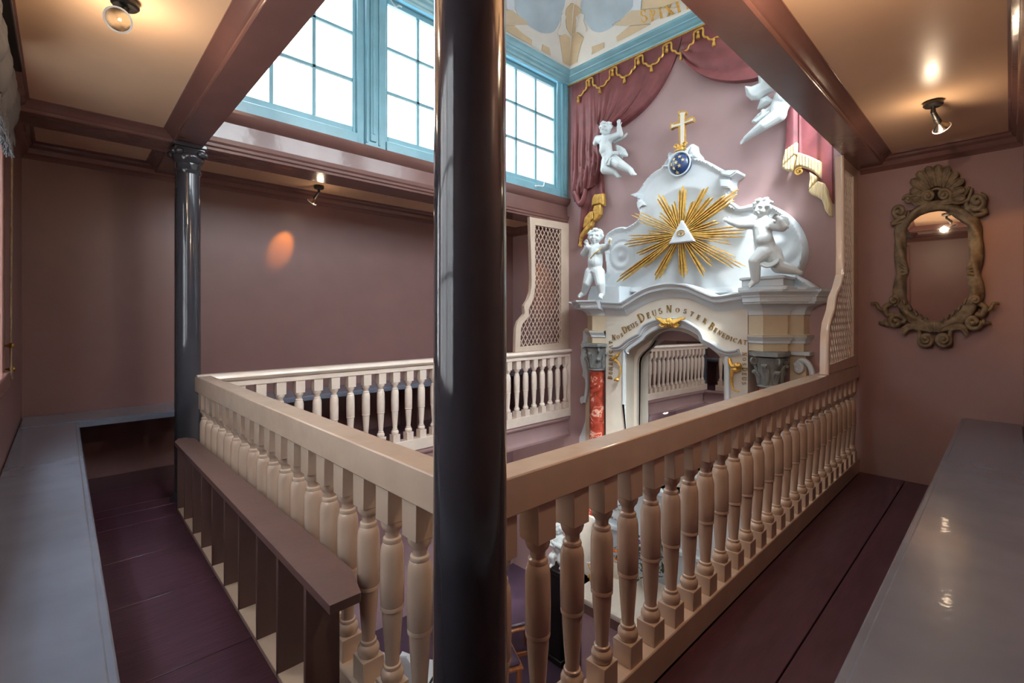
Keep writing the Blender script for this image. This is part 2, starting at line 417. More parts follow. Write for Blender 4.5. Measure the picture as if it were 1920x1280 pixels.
for side, y, s in ((0, 3.86, 1), (1, .79, -1)):
    for i, x0 in enumerate((.83, 2.12, 3.41)): clerestory(1+i+3*side, x0, y, s)
    p = MB(); d = lambda a, b_: (min(a*s, b_*s)+y, max(a*s, b_*s)+y)
    for x0, x1 in ((.66, .735), (1.885, 2.025), (3.175, 3.315), (4.465, XA)):
        p.box(x0, x1, *d(-.055, .06), 2.70, 4.13, .005)
        if x1-x0 > .1:
            xm = (x0+x1)/2; p.box(xm-.03, xm+.03, *d(-.072, -.05), 2.74, 4.10, .006); p.box(xm-.012, xm+.012, *d(-.08, -.07), 2.80, 4.05, .004)
            for q_ in (x0+.012, x1-.012): p.box(q_-.008, q_+.008, *d(-.066, -.05), 2.72, 4.12, .003)
    struct(p, 'trim_%d' % (10+side), 'blue')
# blue cornice round the top of the void
cor = [(0,4.095), (.02,4.095), (.03,4.10), (.035,4.112), (.075,4.118), (.085,4.128), (.12,4.134), (.125,4.142), (.165,4.15), (.18,4.158), (.18,4.18), (0,4.18)]
def cornice(name, p, q, sd, m='blue'):
    e = MB(); e.sweep([p, q], cor, sd, (0,0,1)); struct(e, name, m)
cornice('trim_12', (XA,.80,0), (XA,3.82,0), (-1,0,0)); cornice('trim_13', (.66,3.80,0), (XA,3.80,0), (0,-1,0))
cornice('trim_14', (.66,.80,0), (XA,.80,0), (0,1,0)); cornice('trim_15', (.66,.80,0), (.66,3.80,0), (1,0,0))
MB().box(XA-.028, XA, .82, 3.79, 4.082, 4.097, .002).build('trim_16', 'goldtrim')['kind'] = 'structure'
# cloister vault above the cornice
v = MB(); o4 = [(.84,.98), (4.40,.98), (4.40,3.62), (.84,3.62)]
h = .82; i4 = [(.84+h,.98+h), (4.40-h,.98+h), (4.40-h,3.62-h), (.84+h,3.62-h)]
A = [v.bm.verts.new((x, y, 4.18)) for x, y in o4]; B = [v.bm.verts.new((x, y, 4.18+h)) for x, y in i4]
for i in range(4): v.bm.faces.new((A[i], A[(i+1) % 4], B[(i+1) % 4], B[i]))
v.bm.faces.new(B)
r_ = bmesh.ops.solidify(v.bm, geom=list(v.bm.faces), thickness=-.05)
vault = struct(v, 'ceiling', 'covewhite', smooth=0)
# lower fascia of the three galleries
fas = [(0,.0), (.022,.0), (.030,-.018), (.030,-.034), (.016,-.052), (.006,-.064), (.002,-.07), (.002,-.19), (.010,-.2), (.018,-.215), (.026,-.222), (.026,-.25), (0,-.25)]
def fascia(name, p, q, sd):
    e = MB(); e.sweep([p, q], fas, sd, (0,0,1)); struct(e, name, 'altarwall')
fascia('trim_17', (.75,3.80,0), (XA,3.80,0), (0,-1,0)); fascia('trim_18', (.72,.92,0), (.72,3.80,0), (1,0,0)); fascia('trim_19', (.75,.90,0), (XA,.90,0), (0,1,0))
# left wall windows (light on the bench comes from here)
for k_, (y0, wd) in enumerate(((.74, 1.16), (2.15, 1.05))):
    w = empty('window_%d' % (7+k_), (XL, y0, WZ0)); w['kind'] = 'structure'; hh = WZ1-WZ0
    f = MB(); f.box(-.12, .012, -.04, .04, -.05, hh+.04, .004); f.box(-.12, .012, wd-.04, wd+.04, -.05, hh+.04, .004); f.box(-.12, .012, .04, wd-.04, hh-.05, hh+.04, .004); f.box(-.12, .03, -.05, wd+.05, -.05, .02, .004)
    f.build('frame', 'beam', w)
    gw = (wd-.08)/3; gh = (hh-.07)/3
    for i in (1, 2): MB().box(-.08, -.06, .04+gw*i-.011, .04+gw*i+.011, .02, hh-.05, .003).build('glazing_bar', 'beam', w)
    for j in (1, 2): MB().box(-.08, -.06, .04, wd-.04, .02+gh*j-.011, .02+gh*j+.011, .003).build('glazing_bar', 'beam', w)
    for i in range(3):
        for j in range(3): MB().box(-.072, -.068, .04+gw*i+.001, .04+gw*(i+1)-.001, .02+gh*j+.001, .02+gh*(j+1)-.001).build('pane', 'glass', w)
struct(MB().box(-2.4, -2.2, -9, 14, -3, 7.2), 'wall_outside', 'outside')       # house across the narrow alley
# baseboards
# outside: pale rendered wall of the house across the gap
struct(MB().box(2.6, 7.5, 6.6, 6.8, 0, 4.6), 'wall_outside', 'outside')

# ------------------------------------------------------------------ pillars
def pillar(loc, label):
    t = empty('pillar', loc); tag(t, label, 'pillar', 'grey gallery pillars')
    s = MB().lathe([(.100,0), (.100,.03), (.088,.045), (.078,.06), (.0765,.5), (.0755,1.2), (.074,2.0), (.0725,2.19)], 40); s.build('shaft', 'pillar', t)
    k = MB().lathe([(.0725,2.19), (.080,2.20), (.082,2.212), (.074,2.222), (.073,2.26), (.086,2.272), (.094,2.288), (.098,2.305), (.092,2.318)], 40)
    k.box(-.088, .088, -.088, .088, 2.318, 2.36, .006); k.box(-.096, .096, -.096, .096, 2.36, BB, .004)
    for a in (-1, 1):
        for b_ in (-1, 1): k.ell((a*.062, b_*.088, 2.325), (.026,.022,.024)); k.ell((a*.088, b_*.062, 2.325), (.022,.026,.024))
    k.build('capital', 'pillar', t)
pillar((.615, .773, 0), 'thick charcoal pillar in the foreground where the two railings meet')
pillar((.622, 3.86, 0), 'slim charcoal pillar at the far end of the left railing')

# ------------------------------------------------------------------ balustrades
def baluster_mesh():
    m = MB(); w_ = .0345
    z0, z1 = .177, .640
    m.box(-w_, w_, -w_, w_, .10, z0, .0015); m.box(-w_, w_, -w_, w_, z1, .755, .0015)
    Lh = z1-z0
    pr = [(0,.033), (.02,.0335), (.045,.030), (.06,.0245), (.075,.0205), (.105,.0200), (.112,.0260), (.125,.0275), (.138,.0262), (.142,.0275), (.165,.0315), (.20,.0340), (.35,.0347), (.52,.0340), (.527,.0325), (.535,.0340), (.552,.0335), (.56,.0295), (.62,.0285), (.75,.0245), (.86,.0205), (.895,.0200), (.90,.0245), (.912,.0255), (.922,.0240), (.93,.0280), (.945,.0325), (.965,.0335), (.985,.0320), (1,.029)]
    m.lathe([(r, z1-f_*Lh) for f_, r in pr][::-1], 20)
    return m
bal_me = None
def balustrade(label, origin, rz, length, posts, moulded=False, z_top=.842, m_='cream'):
    global bal_me
    t = empty('balustrade', origin, rz); tag(t, label, 'railing', 'cream gallery balustrades')
    # local x along the rail, local y outward (away from the aisle) .. depth 0..0.09
    if not moulded: MB().box(0, length, 0, .09, .745, z_top, .004).build('handrail', m_, t)
    else:
        m = MB(); m.sweep([(0,0,0), (length,0,0)], [(-.012,.78), (-.020,.792), (-.026,.80), (-.022,.818), (-.01,.828), (.02,.832), (.07,.832), (.10,.826), (.11,.81), (.105,.795), (.096,.78)], (0,1,0), (0,0,1)); m.build('handrail', m_, t)
        MB().box(0, length, .0, .09, .735, .785, .003).build('handrail_board', m_, t)
    MB().box(0, length, 0, .09, 0, .105, .004).build('base_rail', m_, t)
    if bal_me is None: bal_me = baluster_mesh().mesh('baluster'); bal_me.materials.append(M['cream'])
    bm_ = bal_me
    if m_ != 'cream': bm_ = bal_me.copy(); bm_.materials[0] = M[m_]
    for p in posts:
        o = bpy.data.objects.new('baluster', bm_); COL.objects.link(o); o.parent = t; o.location = (p, .0425, 0)
    return t
# right balustrade: aisle face y=.82, void side +y
t = balustrade('cream balustrade running from the front pillar to the altar wall, right of the pillar', (.66, .82, 0), 0, XA-.66, [1.486+.143*k-.66 for k in range(-5, 22)])
# left balustrade: aisle face x=.648 near, .61 far
ang = math.atan2(3.60-.86, -.036)
t = balustrade('cream balustrade above the slatted rack, receding left of the front pillar', (.7413, .913, 0), ang, 2.687, [.179+.143*k for k in range(-1, 18)])
t = balustrade('brightly lit moulded balustrade across the void under the tall windows', (.66, 3.76, 0), 0, XA-.66, [4.52-.1385*k-.66 for k in range(28)], True, m_='creamlit')
MB().box(XA-.69, XA-.66, -.003, .093, .0, .79, .003).build('end_post', 'creamlit', t)

# ------------------------------------------------------------------ lattice screens standing on the rails at the altar wall
gout = [(3.879,2.369),(4.145,2.376),(4.580,2.387),(4.580,1.883),(4.580,1.379),(4.580,0.833),(4.067,0.836),(3.647,0.834),(3.654,0.963),(3.664,1.100),(3.699,1.175),(3.795,1.258),(3.788,1.352),(3.849,1.417),(3.897,1.521),(3.908,1.677),(3.897,2.011)]
gin = [(3.968,2.288),(4.185,2.293),(4.430,2.298),(4.430,1.871),(4.430,1.376),(4.430,0.914),(4.067,0.901),(3.727,0.892),(3.731,0.973),(3.738,1.094),(3.770,1.154),(3.864,1.230),(3.864,1.328),(3.916,1.388),(3.961,1.511),(3.972,1.680),(3.968,2.018)]
gin = [(min(x, 4.50), z) for x, z in gin]; gout = [(min(x, XA-.004), max(z, .833)) for x, z in gout]; gout_, gin_ = gout, gin
def screen(label, y0, dz, shift=0):
    def adj(l):
        x0 = min(p[0] for p in l)
        return [(x+shift*max(0, min(1, (z-1.25)/.25))*max(0, min(1, (XA-.15-x)/.45)), z) for x, z in l]
    gout, gin = adj(gout_), adj(gin_)
    t = empty('lattice_screen', (0, y0, dz)); tag(t, label, 'screen', 'lattice screens')
    MB().ring(gout, gin, 'y', 0, .04).build('frame', 'cream', t)
    e = MB()
    path = [(x, -.004, z) for x, z in [gout[i] for i in (7,8,9,10,11,12,13,14,15,16,0)]]
    e.tube(smooth_path(path, 4), .010, 8); e.build('edge_bead', 'cream', t)
    lat = MB(); xs = [p[0] for p in gin]; zs = [p[1] for p in gin]
    for slope in (1.55, -1.55):
        cmin = min(zs)-max(slope*min(xs), slope*max(xs)); cmax = max(zs)-min(slope*min(xs), slope*max(xs))
        cst = cmin; k = 0
        while cst < cmax:
            hits = []
            n = len(gin)
            for i in range(n):
                (xa, za), (xb, zb) = gin[i], gin[(i+1) % n]
                fa, fb = za-slope*xa-cst, zb-slope*xb-cst
                if (fa > 0) != (fb > 0): s_ = fa/(fa-fb); hits.append(xa+(xb-xa)*s_)
            hits.sort()
            for xa, xb in zip(hits[::2], hits[1::2]):
                if xb-xa > .006: lat.bar((xa, .015+.008*(slope > 0), slope*xa+cst), (xb, .015+.008*(slope > 0), slope*xb+cst), .008, .007, (0,1,0))
            cst += .098
    lat.build('lattice', 'cream', t, kind='stuff')
    return t
screen('bright cream lattice screen on the far balustrade, left of the altar', 3.785, 0)
screen('narrow looking lattice screen on the right railing beside the carved mirror', .832, .011, .17)

# ------------------------------------------------------------------ slatted rack outside the left balustrade
t = empty('slatted_rack', (0,0,0)); tag(t, 'mauve brown rack of upright fins under a sloping ended plank, against left railing', 'rack')
MB().prism([(.518,1.25), (.606,1.25), (.643,1.39), (.612,3.56), (.575,3.63), (.535,3.63), (.505,3.56)], 'z', .427, .455, .003).build('plank', 'rack', t)
for y in (1.448, 1.70, 1.932, 2.182, 2.419, 2.657, 2.898, 3.119, 3.378, 3.60): MB().box(.527, .632-.012*(y-1.4)/2.2, y, y+.018, .0, .427, .002).build('fin', 'rackin', t)
MB().box(.527, .62, 1.466, 3.61, .0, .022, .002).build('base_board', 'cream', t)

# ------------------------------------------------------------------ benches
def bench(label, x0, x1, y0, y1, edge, sups):
    t = empty('bench', (x0, y0, 0)); tag(t, label, 'bench', 'grey wall benches')
    MB().box(0, x1-x0, 0, y1-y0, .485, .517, .006).build('seat', 'bench', t)
    e = edge
    MB().box(*[q for q in e[0]], *[q for q in e[1]], .470, .512, .005).build('nosing', 'bench', t)
    for sx0, sx1, sy0, sy1 in sups: MB().box(sx0, sx1, sy0, sy1, 0, .485).build('support', 'rack', t)
bench('long dark grey bench along the left wall, lit blue by the window', XL+.003, .068, .240, 4.34, ((.262, .285), (0, 4.105)), [(0,.2,.2,.23), (0,.2,1.9,1.93), (0,.2,3.6,3.63)])
bench('dark grey bench along the right wall with lamp glints on its seat', XL+.003, XA-.003, YR+.003, .222, ((0, XA-XL), (.27, .295)), [(.4,.43,0,.2), (2.4,2.43,0,.2), (4.2,4.23,0,.2)])
bench('dark grey bench along the far wall behind the left pillar', XL+.003, XA-.003, 4.362, YF-.003, ((.0, XA-XL), (-.014, .004)), [(1.6,1.63,.08,.43), (3.0,3.03,.08,.43)])

# ------------------------------------------------------------------ socket box under the far bench
t = empty('socket_box', (.053, 4.78, .23)); tag(t, 'small black socket box with a conduit, on far wall under bench', 'socket')
MB().box(-.055, .055, -.05, .019, -.09, .07, .008).build('box', 'black', t)
MB().tube([(0,-.012,.07), (0,-.012,.25)], .014, 10).build('conduit', 'rackin', t)
for z in (-.005, .015): MB().ell((-.0, -.051, z), (.004,.003,.004)).build('indicator', 'chrome', t)

# ------------------------------------------------------------------ the altar on the end wall
YC = 2.29
altar = empty('altar', (XA, YC, LOW)); tag(altar, 'tall white stucco altar with marble columns and an arched mirror niche', 'altar')
def A_(o): o.matrix_parent_inverse = altar_inv; return o
altar_inv = Matrix.Translation((-XA, -YC, -LOW))
def apart(mb, name, m, parent=None, smooth=40, label=None, kind=None):
    o = mb.build(name, m, parent or altar, smooth, label, kind)
    if parent is None: o.matrix_parent_inverse = altar_inv
    return o
# front slab with the cusped arch cut out
op = [(2.803,0.047),(2.803,0.796),(2.791,0.813),(2.759,0.874),(2.682,0.927),(2.589,0.987),(2.566,1.020),(2.513,1.060),(2.424,1.104),(2.295,1.127),(2.198,1.118),(2.118,1.103)] + [(2.065,1.075),(2.013,1.045),(1.994,1.006),(1.962,0.987),(1.887,0.960),(1.827,0.917),(1.785,0.859),(1.769,0.812),(1.767,0.464)]
yl, yr = op[0][0], op[-1][0]
op = [(yl, -.25)] + [(yl, op[1][1])] + op[2:-2] + [(yr, op[-2][1]), (yr, -.25)]
arch_top = [(2.869,1.348),(2.811,1.372),(2.698,1.431),(2.558,1.484),(2.409,1.507),(2.295,1.508),(2.158,1.491)] + [(2.065,1.465),(1.962,1.419),(1.887,1.385),(1.815,1.377)]
slab = [(3.06, LOW), (3.06, 1.33)] + arch_top + [(1.575, 1.34), (1.575, LOW), (yr, LOW)] + op[::-1] + [(yl, LOW)]
apart(MB().prism(slab, 'x', 4.33, XA-.002), 'niche_wall', 'stone')
apart(MB().box(4.36, XA-.004, yr, yl, LOW, -.25), 'niche_wall', 'stone')
apart(MB().box(4.31, 4.56, yr-.08, yl+.08, -.30, -.25, .01), 'niche_sill', 'white')
bk = [(2.776,0.024),(2.771,0.730),(2.755,0.789),(2.706,0.846),(2.635,0.902),(2.596,0.956),(2.573,1.003),(2.519,1.046),(2.444,1.078),(2.371,1.087),(2.285,1.082),(2.201,1.061)] + [(2.146,1.034),(2.092,1.001),(2.052,0.961),(1.974,0.926),(1.911,0.879),(1.867,0.831),(1.846,0.770),(1.844,0.433)]
bl, br_ = bk[0][0], bk[-1][0]
apart(MB().prism([(yl+.02, -.24), (yl+.02, 1.24), (yr-.02, 1.24), (yr-.02, -.24), (br_, -.24)] + bk[::-1][1:-1] + [(bl, -.24)], 'x', 4.49, 4.535), 'niche_back_frame', 'stone')
# mirror in the niche (leans very slightly)
mm = MB().box(-.004, .004, -.62, .62, -.62, .66); mo = apart(mm, 'mirror_pane', 'mirror'); mo.location = (4.553, YC, .32); mo.rotation_euler = (0, math.radians(.6), 0)
# hood moulding following the arch
def yz_sweep(pts, x, prof, mb, n=5, sm=True):
    P = [Vector((x, p[0], p[1])) for p in pts]
    if sm: P = smooth_path(P, n)
    ups = []
    for i in range(len(P)):
        t = (P[min(i+1, len(P)-1)]-P[max(i-1, 0)]).normalized(); u = Vector((0, -t.z, t.y)) if t.y > 0 else Vector((0, t.z, -t.y)); ups.append(u)
    mb.sweep(P, prof, (-1,0,0), ups); return mb
hood = [(2.956,0.882),(2.880,0.890),(2.822,0.919),(2.765,0.963),(2.686,1.008),(2.623,1.041),(2.601,1.083),(2.546,1.136),(2.442,1.176),(2.327,1.195),(2.243,1.195)] + [(2.148,1.174),(2.068,1.133),(2.004,1.091),(1.978,1.046),(1.958,1.004),(1.879,0.964),(1.806,0.923),(1.747,0.903),(1.689,0.907),(1.641,0.921)]
apart(yz_sweep(hood, 4.332, [(0,-.030), (.018,-.030), (.022,-.018), (.034,-.014), (.036,-.002), (.050,.004), (.058,.014), (.058,.022), (0,.026)], MB()), 'arch_hood', 'white')
inner = [(p[0], p[1]) for p in op[1:-1]]
apart(yz_sweep([(yl, -.2)] + inner + [(yr, -.2)], 4.332, [(0,.004), (.014,.004), (.018,.012), (.018,.034), (.010,.042), (0,.042)], MB(), 2), 'arch_architrave', 'white')
# main cornice: raised in a segmental arch over the niche
cp = [(3.057,1.395),(2.820,1.381),(2.780,1.391),(2.739,1.412),(2.629,1.470),(2.493,1.525),(2.348,1.551),(2.237,1.554),(2.103,1.532)] + [(2.013,1.495),(1.912,1.449),(1.870,1.429),(1.840,1.421),(1.768,1.421),(1.676,1.434),(1.587,1.442)]
corn = [(0,0), (0,-.014), (-.006,-.016), (-.012,-.028), (-.026,-.036), (-.028,-.046), (-.030,-.062), (-.046,-.064), (-.048,-.074), (-.062,-.080), (-.085,-.105), (-.099,-.130), (-.104,-.142), (-.14,-.142), (-.34,-.1), (-.34,0)]
mb = MB(); P = smooth_path([Vector((4.22, y, z)) for y, z in cp], 5)
mb.sweep(P, corn, (-1,0,0), (0,0,1)); apart(mb, 'cornice', 'white')
# entablature blocks over the columns
def stack(plan, levels):
    n = len(plan); mb = MB(); rings = []
    for z, off in levels:
        ring = []
        for i in range(n):
            p = Vector(plan[i]); a = Vector(plan[i-1]); b = Vector(plan[(i+1) % n])
            if i == 0: q = p.copy()
            elif i == 1: q = p - Vector((off, 0))
            elif i == n-1: q = p.copy(); q.y += (1 if plan[n-1][1] > plan[0][1] else -1)*off
            else:
                n1 = Vector((-(p-a).y, (p-a).x)).normalized(); n2 = Vector((-(b-p).y, (b-p).x)).normalized()
                nn = (n1+n2).normalized(); q = p + nn*off/max(.5, nn.dot(n1))*sgn_
            q.x = min(q.x, XA-.001); ring.append(mb.bm.verts.new((q.x, q.y, z)))
        rings.append(ring)
    for A, B in zip(rings, rings[1:]):
        for i in range(n): mb.bm.faces.new((A[i], A[(i+1) % n], B[(i+1) % n], B[i]))
    mb.bm.faces.new(rings[0][::-1]); mb.bm.faces.new(rings[-1]); return mb
planR = [(XA, 1.568), (4.33, 1.568), (4.27, 1.43), (4.415, 1.285), (4.46, 1.31), (4.50, 1.19), (XA, 1.17)]
lev_low = [(.935,0), (1.0,0), (1.004,.010), (1.022,.012), (1.026,.016), (1.048,.028), (1.056,.036), (1.074,.038), (1.076,0), (1.24,0)]
lev_top = [(1.24,0), (1.242,.012), (1.258,.012), (1.270,.015), (1.288,.026), (1.305,.044), (1.318,.066), (1.328,.094), (1.333,.110), (1.334,.128), (1.348,.128), (1.349,.142), (1.388,.144), (1.390,.156), (1.404,.160), (1.418,.176), (1.428,.186), (1.429,.192), (1.447,.194)]
for side, lab in ((1, 'right'), (-1, 'left')):
    plan = planR if side == 1 else [(x, 4.628-y) for x, y in planR]
    sgn_ = -1 if side == 1 else 1
    # orientation test: offsets must move away from the body
    cx = sum(p[0] for p in plan)/len(plan); cy = sum(p[1] for p in plan)/len(plan)
    p, a, b = Vector(plan[2]), Vector(plan[1]), Vector(plan[3])
    n1 = Vector((-(p-a).y, (p-a).x)).normalized(); n2 = Vector((-(b-p).y, (b-p).x)).normalized()
    sgn_ = 1 if (n1+n2).dot(p-Vector((cx, cy))) > 0 else -1
    apart(stack(plan, lev_low), 'entablature_block', 'beige', smooth=22)
    apart(stack(plan, [(z-.0, o_) for z, o_ in lev_low[1:8]] and [(.998,.003)]+[(z, o_+.003) for z, o_ in lev_low[1:7]]+[(1.078,.003)]), 'entablature_moulding', 'white', smooth=22)
    lt = lev_top if side == 1 else [(1.24+(z-1.24)*.80, o_) for z, o_ in lev_top]
    apart(stack(plan, lt), 'entablature_cornice', 'white', smooth=22)
    # column
    yc = 1.392 if side == 1 else 3.166; xc = 4.31
    apart(MB().lathe([(.110,-.95), (.110,-.90), (.088,-.88), (.082,-.84), (.0795,-.8), (.080,0), (.078,.5), (.0765,.64)], 28, (xc, yc, 0)), 'column_shaft', 'marble')
    apart(MB().box(4.18, XA-.003, yc-.14, yc+.14, LOW, -.95, .01), 'column_pedestal', 'stone')
    k = MB().lathe([(.077,.632), (.092,.636), (.098,.645), (.092,.655), (.082,.66), (.084,.70), (.088,.76), (.094,.82), (.104,.86), (.112,.885)], 28, (xc, yc, 0))
    cap = apart(k, 'capital', 'capital')
    ab = MB()
    pts = []
    for i in range(4):
        a0 = PI/4+i*PI/2
        for da, rr in ((-.12,.165), (.12,.165), (.45,.13), (PI/4,.118), (PI/2-.45,.13)): pts.append((xc+rr*math.cos(a0+da), yc+rr*math.sin(a0+da)))
    ab.prism(pts, 'z', .898, .932, .006); ab.build('abacus', 'capital', cap)
    for i in range(4):
        vv = MB()
        a0 = PI/4+i*PI/2; c_ = Vector((xc+.132*math.cos(a0), yc+.132*math.sin(a0), .862)); e1 = Vector((math.cos(a0), math.sin(a0), 0)); e2 = Vector((0,0,1))
        sp = [c_ + (e1*math.cos(th)+e2*math.sin(th))*(.036*(1-th/16)) for th in [j*.45+PI/2 for j in range(24)]]
        vv.tube([Vector((xc+.06*math.cos(a0), yc+.06*math.sin(a0), .885))]+sp, .011, 6)
        vv.build('volute', 'capital', cap)
    lf = MB()
    for i in range(8):
        a0 = i*PI/4; dv = Vector((math.cos(a0), math.sin(a0), 0)); tv = Vector((-dv.y, dv.x, 0)); base = Vector((xc, yc, 0))
        zt = .775 if i % 2 else .83
        for q in (-1, 0, 1):
            pth = [base+dv*(.084+.004*abs(q))+tv*q*.006+Vector((0,0,.665)), base+dv*.092+tv*q*.018+Vector((0,0,.72)), base+dv*.104+tv*q*.020+Vector((0,0,zt-.03)), base+dv*.128+tv*q*.014+Vector((0,0,zt)), base+dv*.134+tv*q*.008+Vector((0,0,zt-.022))]
            lf.tube(smooth_path(pth, 3), [.012]*8+[.010]*4+[.006], 6)
    lf.build('acanthus_leaf', 'capital', cap)
    # wall pilaster with scrolled console beside the column
    yp = 1.205 if side == 1 else 2*YC-1.205
    apart(MB().box(4.49, XA-.003, min(yp-.035, yp+.09), max(yp-.035, yp+.09), LOW, .935, .004), 'wall_pilaster', 'beige')
    apart(MB().box(4.46, XA-.003, yp-.07, yp+.08, .90, .935, .006), 'wall_pilaster_cap', 'white')
    sd = -1 if side == 1 else 1
    sc = [Vector((4.47, yp+sd*(-.015+.03*(1-th/14)*math.cos(th)*-1), .80+.04*(1-th/14)*math.sin(th))) for th in [11-.5*j for j in range(22)]]
    out = [Vector((4.47, yp+sd*q[0], q[1])) for q in ((.0,.865), (.045,.85), (.075,.80), (.085,.73), (.075,.66), (.055,.58), (.045,.45), (.06,.32), (.085,.22))]
    apart(MB().tube(sc+smooth_path(out, 4), .022, 8), 'console_scroll', 'white')
so = [(3.474,1.091),(3.514,1.050),(3.498,0.947),(3.546,0.897),(3.518,0.802),(3.554,0.736),(3.538,0.656),(3.498,0.595),(3.526,0.521),(3.468,0.494),(3.446,0.266),(3.466,-0.023),(3.518,-0.127),(3.568,-0.217),(3.578,-0.396),(3.419,-0.364),(3.399,1.092)]
apart(MB().prism(so, 'x', 4.50, XA-.003, .01), 'side_scroll_board', 'white')
lo = [(3.562,0.246),(3.542,0.272),(3.492,0.282),(3.459,0.275),(3.447,0.244),(3.453,0.212),(3.492,0.199),(3.522,0.211),(3.538,0.185),(3.558,0.206)]
apart(MB().prism(lo, 'x', 4.50, XA-.003, .012), 'carved_leaf', 'white')
# attic panel with big scrolls
att = [(3.135,1.511),(3.135,1.737),(3.154,1.896),(3.167,2.033),(3.148,2.144),(3.081,2.189),(3.002,2.212),(2.924,2.214),(2.874,2.202),(2.799,2.229),(2.744,2.259),(2.716,2.313),(2.711,2.397),(2.736,2.438),(2.745,2.493),(2.762,2.518),(2.804,2.540)] + [(2.726,2.573),(2.647,2.663),(2.550,2.729),(2.456,2.759),(2.410,2.816),(2.346,2.843),(2.121,2.776),(2.006,2.722),(1.910,2.649),(1.803,2.571),(1.699,2.546),(1.728,2.501),(1.758,2.469),(1.758,2.385)] + [(1.774,2.379),(1.800,2.323),(1.774,2.265),(1.693,2.210),(1.621,2.201),(1.565,2.224),(1.496,2.235),(1.402,2.181),(1.324,2.117),(1.248,2.027),(1.193,1.908),(1.172,1.796),(1.181,1.700),(1.205,1.619),(1.221,1.565),(1.221,1.426)]
att = [(p[0], p[1]) for p in smooth_path([(y, z, 0) for y, z in att], 3, True)]
att = [(p[0], max(p[1], 1.40)) for p in att]
vcen = [(1.376,1.860),(2.946,1.892),(2.233,2.073),(2.251,2.289)]; vscale = 0.00143
def h_att(y, z, d):
    h = .12
    if d < .05: h += .022*math.sin(min(1, d/.012)*PI/2) - .012*max(0, min(1, (d-.024)/.01))
    for (cy, cz), rr in ((vcen[0], 150*vscale), (vcen[1], 120*vscale)):
        r = math.hypot(y-cy, z-cz)
        if r < rr: h += .010*math.cos(r/rr*PI*3)
    r = math.hypot((y-vcen[3][0])/.30, (z-vcen[3][1])/.22)
    if r < 1: h -= .045*(1-r*r)
    return h
o = relief(att, XA-.002, h_att, .014, 'attic_panel', 'white', altar, smooth=60); o.matrix_parent_inverse = altar_inv
# little ears of the attic's top moulding, and brackets under them
for pts in ([(2.782,2.525),(2.732,2.531),(2.682,2.510),(2.699,2.479),(2.715,2.487)], [(1.837,2.567),(1.754,2.553),(1.682,2.539),(1.688,2.519),(1.722,2.500),(1.746,2.492),(1.820,2.521)]):
    apart(MB().prism(pts, 'x', 4.37, XA-.003, .012), 'attic_ear', 'white')
apart(MB().prism([(1.844,2.492),(1.758,2.474),(1.753,2.419),(1.762,2.400),(1.837,2.418)], 'x', 4.38, XA-.003, .01), 'attic_bracket', 'white')
apart(MB().prism([(2.723,2.443),(2.666,2.439),(2.631,2.396),(2.678,2.393),(2.690,2.337),(2.718,2.395)], 'x', 4.40, XA-.003, .01), 'attic_bracket', 'white')
# scroll arm in front of the right volute
arm = [(1.741,2.252),(1.706,2.228),(1.662,2.185),(1.611,2.176),(1.569,2.178),(1.528,2.174)]
apart(MB().tube(smooth_path([(4.36, y, z) for y, z in arm], 5), [.012+.001*i for i in range(26)], 8), 'scroll_band', 'white')
# gilded ornament: crown cluster of the arch and two side scrolls
gc = [(2.281,1.181)][0]; gs = 0.00130
m = MB()
def G(x, y, dx=0): return (4.29-dx, gc[0]-(x-225)*gs, gc[1]-(y-330)*gs)
m.ell(G(225,335,.01), (.03, 32*gs, 36*gs))
for s_ in (1, -1):
    for k, (x, y, r) in enumerate(((100,18,10), (80,10,13), (60,0,16), (40,-8,18))): m.capsule(G(225+s_*x*1.1, 330-y*0+(-25+k*6), 0), G(225+s_*(x-60), 345, .02), r*gs, 14*gs)
    for th0 in (0,):
        m.tube([Vector(G(225+s_*(52+26*(1-t/12)*math.cos(t)), 352+22*(1-t/12)*math.sin(t), .015)) for t in [.5*j for j in range(18)]], 7*gs, 6)
for x in (-18, 0, 18): m.capsule(G(225+x, 345, .03), G(225+x*1.4, 372, .02), 11*gs, 5*gs)
apart(m, 'gilt_crown_ornament', 'gold')
lo = [(2.857,0.851),(2.890,0.813),(2.933,0.782),(2.907,0.755),(2.874,0.736),(2.854,0.681),(2.860,0.610),(2.890,0.557),(2.933,0.546)]
apart(MB().tube(smooth_path([(4.30, y, z) for y, z in lo], 5), [.004+.016*math.sin(min(1, i/20)*PI*.9) for i in range(41)], 8).capsule((4.29,)+tuple(lo[1]), (4.29,)+tuple(lo[2]), .016, .022).ell((4.29,)+tuple(lo[-2]), (.02,.03,.02)), 'gilt_side_scroll', 'gold')
lo = [(1.717,0.859),(1.708,0.818),(1.685,0.790),(1.634,0.800),(1.645,0.764),(1.679,0.761),(1.696,0.713),(1.694,0.642),(1.679,0.585),(1.634,0.572)]
apart(MB().tube(smooth_path([(4.29, y, z) for y, z in lo], 5), [.008+.016*math.sin(min(1, .15+i/46)*PI) for i in range(46)], 8).ell((4.27,)+tuple(lo[3]), (.03,.035,.028)), 'gilt_side_scroll', 'gold')
